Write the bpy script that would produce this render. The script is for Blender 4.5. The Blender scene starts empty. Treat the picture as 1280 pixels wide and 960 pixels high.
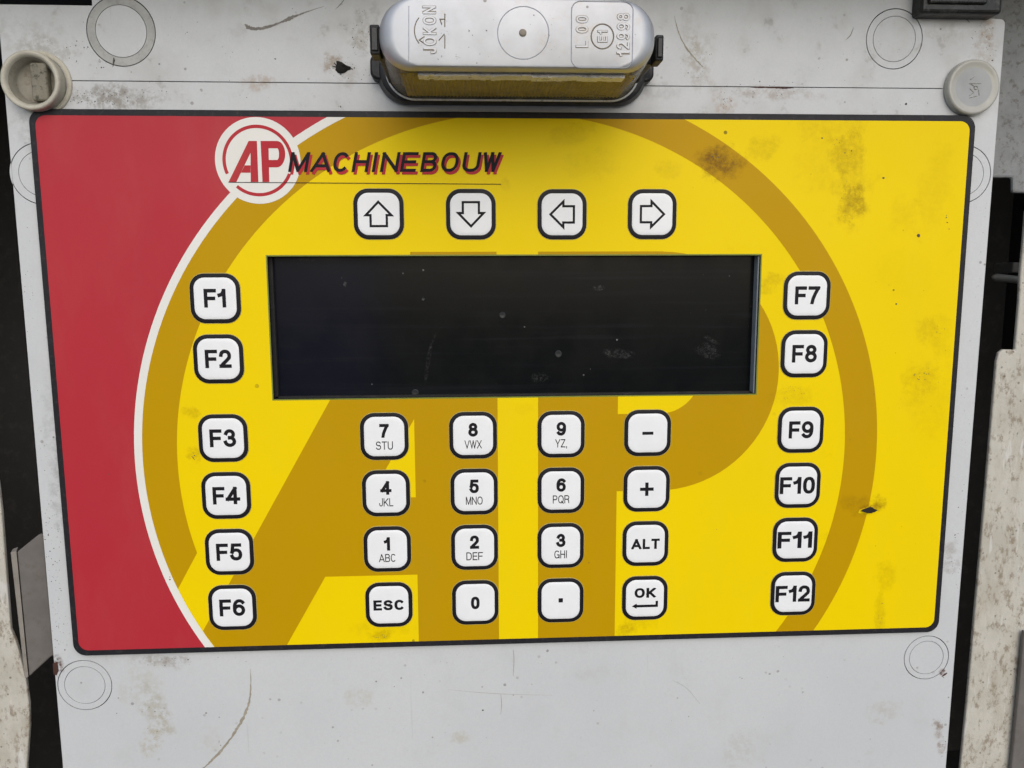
import bpy, bmesh, math, random
from mathutils import Matrix, Vector

# ---------------------------------------------------------------- camera
MM = 0.001
S = 0.2725                                   # metres from the lens to the panel
ROT = [[0.9986737471809077, 0.0040319370760340135, -0.05132728489857196],
       [-0.010802839359105225, 0.9911465020300536, -0.13233257412810456],
       [0.050339302273925475, 0.13271154809210772, 0.9898755475561413]]
CP = [-ROT[2][0], -ROT[2][1], -ROT[2][2]]     # lens position: x right, y down, z into the wall
scene = bpy.context.scene
cam_d = bpy.data.cameras.new('camera')
cam_d.sensor_fit = 'HORIZONTAL'
cam_d.sensor_width = 36.0
cam_d.lens = 36.0 * 960.0 / 1280.0
cam_d.clip_start = 0.01
cam_d.clip_end = 500.0
cam = bpy.data.objects.new('camera', cam_d)
scene.collection.objects.link(cam)


def w3(v):                                    # plane axes -> world axes
    return Vector((v[0], v[2], -v[1]))


right, down, fwd = w3(ROT[0]), w3(ROT[1]), w3(ROT[2])
m = Matrix.Identity(4)
for i in range(3):
    m[i][0], m[i][1], m[i][2] = right[i], -down[i], -fwd[i]
pos = w3(CP) * S
m.translation = pos
cam.matrix_world = m
scene.camera = cam

# ---------------------------------------------------------------- daylight
world = bpy.data.worlds.new('World')
scene.world = world
world.use_nodes = True
wn = world.node_tree
bg = wn.nodes['Background']
sky = wn.nodes.new('ShaderNodeTexSky')
sky.sky_type = 'NISHITA'
sky.sun_disc = False
sky.sun_elevation = math.radians(34)
sky.sun_rotation = math.radians(172)
sky.air_density = 1.0
sky.dust_density = 1.6
sky.ozone_density = 1.3
wn.links.new(sky.outputs[0], bg.inputs[0])
bg.inputs[1].default_value = 0.12
sd = bpy.data.lights.new('sun', 'SUN')
sd.energy = 1.15
sd.angle = math.radians(75)
sd.color = (1.0, 0.985, 0.965)
sun = bpy.data.objects.new('sun', sd)
scene.collection.objects.link(sun)
az, el = math.radians(172), math.radians(34)
to_sun = Vector((math.sin(az) * math.cos(el), math.cos(az) * math.cos(el), math.sin(el)))
sun.rotation_euler = to_sun.to_track_quat('Z', 'Y').to_euler()
vs = scene.view_settings
vs.view_transform = 'Standard'
vs.look = 'None'
vs.exposure = 0.31
vs.gamma = 1.0
vs.use_curve_mapping = False
scene.render.engine = 'CYCLES'
scene.cycles.max_bounces = 8
scene.cycles.transparent_max_bounces = 12

# ---------------------------------------------------------------- helpers
rnd = random.Random(7)
WLOC = {}


def q(px, py, d=0.0):
    """a point of the photograph -> (x, z) in metres on the plane d metres behind the panel face"""
    v0, v1 = (px - 640) / 960.0, (py - 480) / 960.0
    v = [ROT[0][k] * v0 + ROT[1][k] * v1 + ROT[2][k] for k in range(3)]
    t = (d / S - CP[2]) / v[2]
    return ((CP[0] + t * v[0]) * S, -(CP[1] + t * v[1]) * S)


def thing(name, label, cat, loc, group=None):
    o = bpy.data.objects.new(name, None)
    o.empty_display_size = 0.01
    scene.collection.objects.link(o)
    o.location = loc
    o['label'] = label
    o['category'] = cat
    if group:
        o['group'] = group
    WLOC[o.name] = Vector(loc)
    return o


def link(name, me, mat, parent=None, loc=None, label=None, kind=None):
    """link a mesh given in world coordinates (or, with loc, round its own centre)"""
    o = bpy.data.objects.new(name, me)
    scene.collection.objects.link(o)
    base = WLOC[parent.name] if parent else Vector((0, 0, 0))
    if loc is None:
        me.transform(Matrix.Translation(-base))
        WLOC[o.name] = base.copy()
    else:
        o.location = Vector(loc) - base
        WLOC[o.name] = Vector(loc)
    if parent:
        o.parent = parent
    if mat and not me.materials:
        me.materials.append(mat)
    if label:
        o['label'] = label
    if kind:
        o['kind'] = kind
    return o


def mesh_from(name, verts, faces, smooth=False):
    me = bpy.data.meshes.new(name)
    me.from_pydata(verts, [], faces)
    me.validate()
    me.update()
    if smooth:
        for p in me.polygons:
            p.use_smooth = True
    return me


class MB:
    """collects verts and faces of one mesh"""
    def __init__(self):
        self.v, self.f = [], []

    def add(self, vs_, fs_):
        k = len(self.v)
        self.v += [tuple(a) for a in vs_]
        self.f += [tuple(i + k for i in f) for f in fs_]

    def prism(self, pts, y0, y1):
        """pts: (x, z) outline; from y0 (front) to y1 (back)"""
        n = len(pts)
        a = sum(pts[i][0] * pts[(i + 1) % n][1] - pts[(i + 1) % n][0] * pts[i][1] for i in range(n))
        if a < 0:
            pts = pts[::-1]
        vs_ = [(x, y0, z) for x, z in pts] + [(x, y1, z) for x, z in pts]
        fs_ = [tuple(range(n)), tuple(range(2 * n - 1, n - 1, -1))]
        fs_ += [(i, i + n, (i + 1) % n + n, (i + 1) % n) for i in range(n)]
        self.add(vs_, fs_)

    def sheet(self, pts, y):
        n = len(pts)
        a = sum(pts[i][0] * pts[(i + 1) % n][1] - pts[(i + 1) % n][0] * pts[i][1] for i in range(n))
        if abs(a) < 1e-12:
            return
        if a < 0:
            pts = pts[::-1]
        self.add([(x, y, z) for x, z in pts], [tuple(range(n))])

    def box(self, x0, x1, y0, y1, z0, z1):
        self.prism([(x0, z0), (x1, z0), (x1, z1), (x0, z1)], y0, y1)

    def mesh(self, name, smooth=False):
        return mesh_from(name, self.v, self.f, smooth)


def bevel_mesh(me, width, seg=2, angle=40):
    bm = bmesh.new()
    bm.from_mesh(me)
    bmesh.ops.remove_doubles(bm, verts=bm.verts, dist=1e-7)
    es = [e for e in bm.edges if len(e.link_faces) == 2 and e.calc_face_angle(0) > math.radians(angle)]
    bmesh.ops.bevel(bm, geom=es, offset=width, segments=seg, profile=0.5, affect='EDGES', clamp_overlap=True)
    bm.to_mesh(me)
    bm.free()
    return me


def rrect(cx, cz, hw, hh, r, n=8):
    """rounded rectangle outline, counter-clockwise in x-z"""
    r = min(r, hw * 0.999, hh * 0.999)
    out = []
    for (sx, sz, a0) in ((1, 1, 0), (-1, 1, 90), (-1, -1, 180), (1, -1, 270)):
        for k in range(n + 1):
            a = math.radians(a0 + 90.0 * k / n)
            out.append((cx + sx * (hw - r) + r * math.cos(a), cz + sz * (hh - r) + r * math.sin(a)))
    return out


def loft(sections, n=8, cap0=True, cap1=True, smooth=True):
    """sections: (cx, cz, hw, hh, r, y), from back to front"""
    vs_, fs_ = [], []
    for s in sections:
        vs_ += [(x, s[5], z) for x, z in rrect(s[0], s[1], s[2], s[3], s[4], n)]
    k = 4 * (n + 1)
    for i in range(len(sections) - 1):
        for j in range(k):
            a, b = i * k + j, i * k + (j + 1) % k
            fs_.append((a, b, b + k, a + k))
    if cap0:
        fs_.append(tuple(range(k - 1, -1, -1)))
    if cap1:
        fs_.append(tuple((len(sections) - 1) * k + j for j in range(k)))
    me = mesh_from('loft', vs_, fs_)
    if smooth:
        for p in me.polygons:
            p.use_smooth = len(p.vertices) == 4
        shade_sharp(me, 35)
    return me


def shade_sharp(me, deg):
    bm = bmesh.new()
    bm.from_mesh(me)
    for e in bm.edges:
        e.smooth = not (len(e.link_faces) == 2 and e.calc_face_angle(0) > math.radians(deg))
    for f in bm.faces:
        f.smooth = True
    bm.to_mesh(me)
    bm.free()


def circ(cx, cz, r, n=48):
    return [(cx + r * math.cos(2 * math.pi * k / n), cz + r * math.sin(2 * math.pi * k / n)) for k in range(n)]


def filled(name, loops, thick, y_front, bevel=0.0):
    """flat shape with holes (even-odd) in the x-z plane, front face at y_front"""
    cu = bpy.data.curves.new(name, 'CURVE')
    cu.dimensions = '2D'
    cu.fill_mode = 'BOTH'
    cu.extrude = max(1e-6, (thick - 2 * bevel) / 2)
    cu.bevel_depth = bevel
    cu.bevel_resolution = 1
    cu.offset = -bevel
    K = 100.0
    for lp in loops:
        s = cu.splines.new('POLY')
        s.points.add(len(lp) - 1)
        for i, (x, z) in enumerate(lp):
            s.points[i].co = (x * K, z * K, 0, 1)
        s.use_cyclic_u = True
    cu.extrude *= K
    cu.bevel_depth *= K
    cu.offset *= K
    o = bpy.data.objects.new(name, cu)
    scene.collection.objects.link(o)
    dg = bpy.context.evaluated_depsgraph_get()
    me = bpy.data.meshes.new_from_object(o.evaluated_get(dg))
    bpy.data.objects.remove(o)
    bpy.data.curves.remove(cu)
    # curve local (x, y, z) -> world (x, y_front + thick/2 - z, y)
    mt = Matrix(((1 / K, 0, 0, 0), (0, 0, -1 / K, y_front + thick / 2), (0, 1 / K, 0, 0), (0, 0, 0, 1)))
    me.transform(mt)
    me.materials.clear()
    return me


# convex clipping -------------------------------------------------
def clip_half(poly, a, b):
    """keep what lies left of the line a->b"""
    out = []
    n = len(poly)
    for i in range(n):
        p, r = poly[i], poly[(i + 1) % n]
        sp = (b[0] - a[0]) * (p[1] - a[1]) - (b[1] - a[1]) * (p[0] - a[0])
        sr = (b[0] - a[0]) * (r[1] - a[1]) - (b[1] - a[1]) * (r[0] - a[0])
        if sp >= 0:
            out.append(p)
        if (sp >= 0) != (sr >= 0):
            t = sp / (sp - sr)
            out.append((p[0] + t * (r[0] - p[0]), p[1] + t * (r[1] - p[1])))
    return out


def clip(poly, conv):
    for i in range(len(conv)):
        if len(poly) < 3:
            return []
        poly = clip_half(poly, conv[i], conv[(i + 1) % len(conv)])
    return poly if len(poly) >= 3 else []


# ---------------------------------------------------------------- stroke lettering
def arc(cx, cy, rx, ry, a0, a1, n=14, p=1.0):
    out = []
    for k in range(n + 1):
        a = math.radians(a0 + (a1 - a0) * k / n)
        c, s = math.cos(a), math.sin(a)
        out.append((cx + rx * math.copysign(abs(c) ** p, c), cy + ry * math.copysign(abs(s) ** p, s)))
    return out


P8 = 0.88
GL = {
    'F': (.66, [[(0, 0), (0, 1), (1, 1)], [(0, .49), (.88, .49)]]),
    'E': (.66, [[(1, 1), (0, 1), (0, 0), (1, 0)], [(0, .51), (.92, .51)]]),
    'L': (.62, [[(0, 1), (0, 0), (1, 0)]]),
    'T': (.72, [[(0, 1), (1, 1)], [(.5, 1), (.5, 0)]]),
    'H': (.74, [[(0, 0), (0, 1)], [(1, 0), (1, 1)], [(0, .52), (1, .52)]]),
    'I': (.2, [[(.5, 0), (.5, 1)]]),
    'J': (.58, [[(1, 1)] + arc(.5, .32, .5, .32, 0, -180, p=P8)]),
    'K': (.76, [[(0, 0), (0, 1)], [(0, .33), (1, 1.02)], [(.3, .56), (1, 0)]]),
    'M': (.86, [[(0, 0), (0, 1)], [(1, 0), (1, 1)], [(.03, 1), (.5, 0), (.97, 1)]]),
    'N': (.76, [[(0, 0), (0, 1)], [(1, 0), (1, 1)], [(0, 1), (1, 0)]]),
    'A': (.82, [[(-.04, 0), (.5, 1)], [(1.04, 0), (.5, 1)], [(.2, .27), (.8, .27)]]),
    'V': (.80, [[(-.04, 1), (.5, 0)], [(1.04, 1), (.5, 0)]]),
    'W': (1.12, [[(-.03, 1), (.26, 0)], [(.26, 0), (.5, 1)], [(.5, 1), (.74, 0)], [(.74, 0), (1.03, 1)]]),
    'X': (.80, [[(0, 0), (1, 1)], [(0, 1), (1, 0)]]),
    'Y': (.80, [[(0, 1), (.5, .42)], [(1, 1), (.5, .42)], [(.5, .45), (.5, 0)]]),
    'Z': (.72, [[(0, 1), (1, 1)], [(1, 1), (0, 0)], [(0, 0), (1, 0)]]),
    'O': (.84, [arc(.5, .5, .5, .5, 90, 450, 32, P8)]),
    'Q': (.84, [arc(.5, .5, .5, .5, 90, 450, 32, P8), [(.62, .22), (1.02, -.05)]]),
    'C': (.78, [arc(.5, .5, .5, .5, 48, 312, 26, P8)]),
    'G': (.80, [arc(.5, .5, .5, .5, 48, 330, 26, P8) + [(1, .44)], [(.6, .44), (1, .44)], [(1, .44), (1, 0)]]),
    'U': (.74, [[(0, 1)] + arc(.5, .36, .5, .36, 180, 360, 16, P8) + [(1, 1)]]),
    'D': (.76, [[(0, 0), (0, 1), (.42, 1)] + arc(.42, .5, .58, .5, 90, -90, 18, P8) + [(0, 0)]]),
    'B': (.74, [[(0, 0), (0, 1), (.6, 1)] + arc(.6, .76, .34, .24, 90, -90, 12) + [(0, .52)],
                [(0, .52), (.62, .52)] + arc(.62, .26, .38, .26, 90, -90, 12) + [(0, 0)]]),
    'P': (.70, [[(0, 0), (0, 1), (.6, 1)] + arc(.6, .73, .4, .27, 90, -90, 14) + [(0, .46)]]),
    'R': (.76, [[(0, 0), (0, 1), (.6, 1)] + arc(.6, .75, .37, .25, 90, -90, 14) + [(0, .5)],
                [(.55, .5), (.8, .46), (.93, .3), (.96, 0)]]),
    'S': (.72, [arc(.5, .75, .46, .25, 22, 270, 18, P8)[:-4] + [(.62, .46)] + arc(.5, .27, .5, .27, 70, -162, 18, P8)]),
    '0': (.66, [arc(.5, .5, .5, .5, 90, 450, 32, .8)]),
    '1': (.42, [[(.98, 0), (.98, 1)], [(-.1, .70), (.35, .735), (.75, .86), (.9, 1.0)]]),
    '2': (.66, [arc(.5, .7, .48, .3, 172, -25, 16, P8) + [(.62, .36), (.2, .14), (.06, 0)], [(0, 0), (1, 0)]]),
    '3': (.68, [arc(.5, .76, .42, .24, 165, -90, 16), arc(.5, .265, .5, .265, 90, -168, 18)]),
    '4': (.70, [[(-.1, .24), (1.1, .24)], [(-.04, .24), (.76, 1)], [(.76, 0), (.76, 1)]]),
    '5': (.68, [[(.93, 1), (.17, 1)], [(.16, 1), (.07, .5)], arc(.5, .32, .5, .32, 148, -160, 22, P8)]),
    '6': (.68, [arc(.5, .31, .5, .31, 90, 450, 28), arc(.56, .5, .56, .5, 182, 48, 16, P8)]),
    '7': (.66, [[(0, 1), (1, 1)], [(1, 1), (.66, .62), (.42, .28), (.32, 0)]]),
    '8': (.68, [arc(.5, .77, .42, .23, 90, 450, 24), arc(.5, .27, .5, .27, 90, 450, 28)]),
    '9': (.68, [arc(.5, .69, .5, .31, 90, 450, 28), arc(.44, .5, .56, .5, 2, -132, 16, P8)]),
    '+': (.72, [[(-.0, .5), (1.0, .5)], [(.5, .1), (.5, .9)]]),
    ',': (.2, [[(.5, .02), (.5, -.16)]]),
}


def ribbon(pts, hw):
    """polyline with square ends -> list of quads (mitred)"""
    n = len(pts)
    closed = math.dist(pts[0], pts[-1]) < 1e-6
    if not closed:
        def ext(a, b):
            L = math.dist(a, b) or 1
            return (a[0] + (a[0] - b[0]) / L * hw, a[1] + (a[1] - b[1]) / L * hw)
        pts = [ext(pts[0], pts[1])] + pts[1:-1] + [ext(pts[-1], pts[-2])]
    L, Rr = [], []
    for i in range(n):
        if closed:
            a, b, c = pts[i - 1 if i else n - 2], pts[i], pts[i + 1 if i < n - 1 else 1]
        else:
            a, b, c = pts[max(i - 1, 0)], pts[i], pts[min(i + 1, n - 1)]
        d1 = Vector((b[0] - a[0], b[1] - a[1]))
        d2 = Vector((c[0] - b[0], c[1] - b[1]))
        if d1.length < 1e-12:
            d1 = d2
        if d2.length < 1e-12:
            d2 = d1
        d1.normalize()
        d2.normalize()
        nn = Vector((-d1.y - d2.y, d1.x + d2.x))
        if nn.length < 1e-6:
            nn = Vector((-d1.y, d1.x))
        nn.normalize()
        k = hw / max(0.35, nn.dot(Vector((-d1.y, d1.x))))
        L.append((b[0] + nn.x * k, b[1] + nn.y * k))
        Rr.append((b[0] - nn.x * k, b[1] - nn.y * k))
    return [[Rr[i], Rr[i + 1], L[i + 1], L[i]] for i in range(n - 1)]


def glyph_polys(ch, h, wd, t):
    """quads of a character in a box wd wide, h high, origin lower left"""
    out = []
    for si, st in enumerate(GL[ch][1]):
        pts = [(t / 2 + u * (wd - t), t / 2 + v * (h - t)) for u, v in st]
        for qd in ribbon(pts, t / 2):
            if ch not in ',Q':
                qd = clip(qd, [(-h, 0), (3 * h, 0), (3 * h, h), (-h, h)])
            if len(qd) >= 3:
                out.append((si, qd))
    return out


def text_polys(txt, h, t, wscale=1.0, gap=.13, space=.4):
    x = 0
    out = []
    for ch in txt:
        if ch == ' ':
            x += space * h
            continue
        wd = max(GL[ch][0] * h * wscale, t)
        out += [(s, [(a + x, b) for a, b in p]) for s, p in glyph_polys(ch, h, wd, t)]
        x += wd + gap * h
    return out, x - gap * h


def text_mesh(name, txt, h, t, cx, cz, y, wscale=1.0, gap=.13, width=None, slant=0.0, rot=0.0, thick=None, step=6e-6):
    polys, w = text_polys(txt, h, t, wscale, gap)
    kx = width / w if width else 1.0
    mb = MB()
    ca, sa = math.cos(rot), math.sin(rot)
    for s, p in polys:
        pp = []
        for a, b in p:
            a, b = (a * kx - w * kx / 2) + b * slant - h * slant / 2, b - h / 2
            pp.append((cx + a * ca - b * sa, cz + a * sa + b * ca))
        if thick:
            mb.prism(pp, y - thick - s * step, y)
        else:
            mb.sheet(pp, y - s * step)
    return mb.mesh(name)


# ---------------------------------------------------------------- materials
class NT:
    def __init__(self, name):
        self.m = bpy.data.materials.new(name)
        self.m.use_nodes = True
        self.t = self.m.node_tree
        self.b = self.t.nodes['Principled BSDF']
        g = self.t.nodes.new('ShaderNodeNewGeometry')
        self.pos = g.outputs['Position']
        sp = self.t.nodes.new('ShaderNodeSeparateXYZ')
        self.t.links.new(self.pos, sp.inputs[0])
        self.x, self.y, self.z = sp.outputs

    def _in(self, n, i, v):
        if v is None:
            return
        if isinstance(v, (int, float)):
            n.inputs[i].default_value = v
        elif isinstance(v, tuple):
            n.inputs[i].default_value = v if len(v) == 4 or n.inputs[i].type == 'VECTOR' else (*v, 1)
        else:
            self.t.links.new(v, n.inputs[i])

    def math(self, op, a, b=None, c=None):
        n = self.t.nodes.new('ShaderNodeMath')
        n.operation = op
        self._in(n, 0, a)
        self._in(n, 1, b)
        self._in(n, 2, c)
        return n.outputs[0]

    def noise(self, scale, detail=4, rough=.6, vec=None, dist=0.0):
        n = self.t.nodes.new('ShaderNodeTexNoise')
        n.inputs['Scale'].default_value = scale
        n.inputs['Detail'].default_value = detail
        n.inputs['Roughness'].default_value = rough
        n.inputs['Distortion'].default_value = dist
        self.t.links.new(vec if vec else self.pos, n.inputs['Vector'])
        return n.outputs['Fac']

    def stretch(self, sx, sy, sz):
        n = self.t.nodes.new('ShaderNodeMapping')
        n.inputs['Scale'].default_value = (sx, sy, sz)
        self.t.links.new(self.pos, n.inputs[0])
        return n.outputs[0]

    def ramp(self, v, lo, hi, o0=0.0, o1=1.0):
        n = self.t.nodes.new('ShaderNodeMapRange')
        n.interpolation_type = 'SMOOTHSTEP'
        for i, k in enumerate((lo, hi, o0, o1)):
            n.inputs[i + 1].default_value = k
        self._in(n, 0, v)
        return n.outputs[0]

    def mix(self, f, a, b):
        n = self.t.nodes.new('ShaderNodeMix')
        n.data_type = 'RGBA'
        self._in(n, 0, f)
        self._in(n, 6, a)
        self._in(n, 7, b)
        return n.outputs[2]

    def specks(self, scale, size, keep, vec=None):
        """dots: voronoi cells, of which only the share keep carries a dot"""
        n = self.t.nodes.new('ShaderNodeTexVoronoi')
        n.inputs['Scale'].default_value = scale
        self.t.links.new(vec if vec else self.pos, n.inputs['Vector'])
        sc = self.t.nodes.new('ShaderNodeSeparateColor')
        self.t.links.new(n.outputs['Color'], sc.inputs[0])
        big = self.math('MULTIPLY', sc.outputs[1], size)
        dot = self.math('LESS_THAN', n.outputs['Distance'], big)
        return self.math('MULTIPLY', dot, self.math('LESS_THAN', sc.outputs[0], keep))

    def blob(self, px, py, rx, ry, ang=0, soft=1.0, ns=None, lo=.35, hi=.6, d=0.0):
        """soft elliptical patch round a place on the panel plane, radii in millimetres"""
        x0, z0 = q(px, py, d)
        dx = self.math('SUBTRACT', self.x, x0)
        dz = self.math('SUBTRACT', self.z, z0)
        a = math.radians(ang)
        u = self.math('ADD', self.math('MULTIPLY', dx, math.cos(a)), self.math('MULTIPLY', dz, math.sin(a)))
        v = self.math('SUBTRACT', self.math('MULTIPLY', dz, math.cos(a)), self.math('MULTIPLY', dx, math.sin(a)))
        u = self.math('MULTIPLY', u, 1000.0 / rx)
        v = self.math('MULTIPLY', v, 1000.0 / ry)
        r2 = self.math('ADD', self.math('MULTIPLY', u, u), self.math('MULTIPLY', v, v))
        if not hasattr(self, 'wob'):
            self.wob = self.math('MULTIPLY', self.math('SUBTRACT', self.noise(170, 5, .7), .5), 3.4)
        r2 = self.math('MAXIMUM', self.math('ADD', r2, self.wob), 0.0)
        f = self.ramp(r2, 1.0, max(0.0, 1.0 - soft))
        if ns is not None:
            f = self.math('MULTIPLY', f, self.ramp(ns, lo, hi))
        return f

    def put(self, **kw):
        for k, v in kw.items():
            n = self.b.inputs[k.replace('_', ' ')]
            if isinstance(v, (int, float)):
                n.default_value = v
            elif isinstance(v, tuple):
                n.default_value = (*v, 1)
            else:
                self.t.links.new(v, n)
        return self.m

    def bump(self, h, strength, dist=0.001):
        n = self.t.nodes.new('ShaderNodeBump')
        n.inputs['Strength'].default_value = strength
        n.inputs['Distance'].default_value = dist
        self._in(n, 'Height', h)
        self.t.links.new(n.outputs[0], self.b.inputs['Normal'])


def plate_material():
    n = NT('painted_grey_plate')
    base = n.mix(n.ramp(n.noise(9, 4), .3, .7), (.54, .548, .545), (.585, .59, .583))
    base = n.mix(n.ramp(n.noise(1500, 3, .7), .35, .65, 0, .16), base, (.42, .43, .43))
    base = n.mix(n.ramp(n.noise(55, 5, .65), .52, .75, 0, .22), base, (.44, .44, .42))
    # vertical grime film and brownish patches
    fine = n.noise(420, 5, .7)
    mid = n.noise(130, 5, .7)
    big = n.noise(30, 4, .65)
    dirtyzone = n.ramp(n.z, .060, .115)
    f = n.math('MULTIPLY', n.ramp(big, .48, .72, 0, .42), dirtyzone)
    base = n.mix(f, base, (.36, .34, .30))
    f = n.math('MULTIPLY', n.ramp(mid, .57, .70), n.ramp(big, .40, .62, 0, .55))
    f = n.math('MULTIPLY', f, n.ramp(n.z, .05, .10, .16, .8))
    base = n.mix(f, base, (.24, .20, .16))
    for (px, py, rx, ry, an, st, col) in (
            (118, 120, 16, 4, 0, .75, (.22, .20, .17)), (160, 122, 14, 3.5, 0, .55, (.25, .22, .18)),
            (415, 78, 3.6, 4.2, -40, .9, (.30, .24, .18)), (408, 72, 2.2, 3, 0, .8, (.34, .28, .22)),
            (435, 95, 5, 5, 0, .45, (.33, .29, .24)), (455, 42, 5, 8, 0, .6, (.28, .25, .20)),
            (320, 102, 6, 2.5, 0, .6, (.36, .26, .18)), (960, 114, 18, 2.6, -3, .6, (.30, .23, .18)),
            (908, 130, 5, 3.5, 0, .55, (.34, .24, .16)), (870, 75, 5, 10, 20, .55, (.34, .29, .22)),
            (862, 40, 4, 9, 0, .4, (.38, .34, .27)), (878, 60, 6, 6, 0, .35, (.36, .33, .27)),
            (612, 0, 0.1, 0.1, 0, 0, (0, 0, 0)), (195, 896, 5, 12, 20, .6, (.38, .35, .27)),
            (178, 860, 9, 12, 0, .35, (.43, .41, .33)), (190, 925, 4, 9, -30, .6, (.40, .35, .25)),
            (185, 826, 8, 2.5, 0, .6, (.30, .27, .22)), (215, 830, 6, 3, 0, .55, (.28, .24, .2)),
            (260, 930, 6, 6, 0, .25, (.42, .40, .33)), (448, 875, 6, 4, 0, .45, (.42, .39, .28)),
            (577, 924, 5, 2.5, 0, .5, (.42, .38, .27)), (1106, 892, 8, 5, 0, .4, (.40, .36, .30)),
            (930, 940, 10, 8, 0, .35, (.42, .40, .34)), (750, 845, 12, 4, 0, .25, (.42, .42, .38)),
            (1190, 700, 4, 7, 0, .6, (.33, .30, .27)), (1175, 915, 2.4, 4.6, 10, .95, (.25, .19, .15)),
            (1180, 936, 2.0, 3, 0, .8, (.28, .22, .18)), (70, 836, 2.6, 4.4, 0, 1.0, (.10, .05, .035)),
            (1180, 843, 1.6, 1.6, 30, 1.0, (.12, .04, .03)), (1236, 60, 5, 8, 0, .6, (.36, .29, .22)),
            (1190, 40, 8, 4, 0, .4, (.36, .32, .27)), (1240, 35, 3, 5, 0, .7, (.34, .27, .2)),
            (60, 60, 10, 4, 0, .5, (.30, .28, .24)), (35, 45, 10, 8, 0, .4, (.34, .33, .30)),
            (32, 165, 5, 8, 0, .45, (.32, .32, .31)), (72, 620, 3, 20, 0, .45, (.33, .33, .32)),
            (60, 560, 3, 30, 0, .35, (.33, .33, .32)), (820, 112, 12, 3, 0, .35, (.3, .29, .27))):
        if st == 0:
            continue
        b = n.blob(px, py, rx * 1.15, ry * 1.15, an, 1.0, fine, .36, .62)
        base = n.mix(n.math('MULTIPLY', b, st), base, col)
    sp = n.math('MULTIPLY', n.specks(430, .22, .05), n.ramp(big, .45, .65))
    base = n.mix(n.math('MULTIPLY', sp, .75), base, (.13, .11, .09))
    sp = n.math('MULTIPLY', n.specks(620, .36, .10), n.ramp(n.noise(48, 3), .50, .66))
    base = n.mix(n.math('MULTIPLY', sp, .65), base, (.16, .13, .11))
    # hairline scratches
    sc = n.ramp(n.noise(60, 2, .5, n.stretch(9, 1, .35)), .735, .75, 0, .25)
    base = n.mix(sc, base, (.40, .40, .39))
    n.bump(n.math('ADD', n.math('MULTIPLY', n.noise(900, 3), .25), n.noise(60, 3)), .10, .0006)
    return n.put(Base_Color=base, Roughness=n.ramp(mid, .3, .7, .38, .55), Specular_IOR_Level=.4)


SMUDGES = ((900, 203, 8.0, 5.5, 0, 0.8), (893, 197, 3.0, 2.2, 0, .8), (905, 206, 4, 2.5, 0, .6), (1064, 225, 6, 15, 4, .34),
           (1067, 254, 4.5, 6.5, 0, .72), (1058, 195, 6, 7, 0, .40), (1025, 205, 9, 9, 0, .16),
           (953, 185, 6, 4, 30, .35), (1040, 160, 12, 5, 0, .25), (1170, 235, 6, 16, -12, .16),
           (1158, 416, 4, 5, 30, .35), (1150, 475, 7, 6, 25, .28), (1160, 500, 9, 14, 10, .16), (1175, 420, 4, 9, 10, .18),
           (990, 494, 8, 3.5, 0, .3), (958, 350, 6, 2.5, 0, .45), (955, 362, 6, 1.8, 0, .35),
           (1097, 628, 3.0, 2.6, 30, .75), (1073, 632, 6, 3.5, -10, .45), (1088, 635, 3.5, 1.7, 10, .8),
           (1106, 720, 4, 6, 0, .35), (1100, 770, 2.0, 8, 3, .40), (475, 795, 4, 2.2, 0, .6), (480, 784, 11, 3, 0, .22),
           (785, 787, 4, 2.4, 20, .65), (800, 778, 6, 3, 0, .3), (712, 168, 9, 3.5, 10, .28), (740, 205, 9, 5, 0, .18),
           (655, 512, 3, 2, 0, .12), (243, 569, 2.5, 3, 0, .5), (240, 516, 3, 2, 0, .5), (833, 212, 5, 3, 0, .25),
           (632, 231, 1.6, 2.0, 0, .25), (1128, 270, 6, 6, 0, .18), (1130, 345, 12, 8, 0, .07))


def print_material(name, col, smudge=True, rough=.36, film=.12, spec=.10):
    n = NT(name)
    big = n.noise(22, 4, .6)
    base = n.mix(n.ramp(big, .35, .7, 0, .10), col, tuple(c * .78 for c in col))
    if smudge:
        fine = n.noise(520, 5, .75)
        dark = (col[0] * .34, col[1] * .27, .002)
        f = n.math('MULTIPLY', n.ramp(n.noise(75, 6, .7), .58, .74, 0, .25), n.ramp(n.x, .02, .14, .10, .9))
        base = n.mix(f, base, (col[0] * .62, col[1] * .55, 0.0))
        for (px, py, rx, ry, an, st) in SMUDGES:
            b = n.blob(px, py, rx * 1.3, ry * 1.3, an, 1.0, fine, .18, .74)
            base = n.mix(n.math('MULTIPLY', b, st * (1.0 if st > .7 else .78)), base, dark)
        sp = n.math('MULTIPLY', n.specks(190, .16, .07), n.ramp(n.noise(30, 2), .45, .6))
        base = n.mix(n.math('MULTIPLY', sp, .7), base, (.05, .035, .01))
    # thin grey handling film, wiped vertically
    fl = n.ramp(n.noise(26, 5, .7, n.stretch(2.2, 1, .8)), .42, .80, 0, .14 * film)
    base = n.mix(fl, base, (.36, .31, .20))
    n.bump(n.noise(140, 3), .035, .0006)
    return n.put(Base_Color=base, Roughness=n.ramp(big, .3, .7, rough, rough + .12), Specular_IOR_Level=spec)


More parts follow.
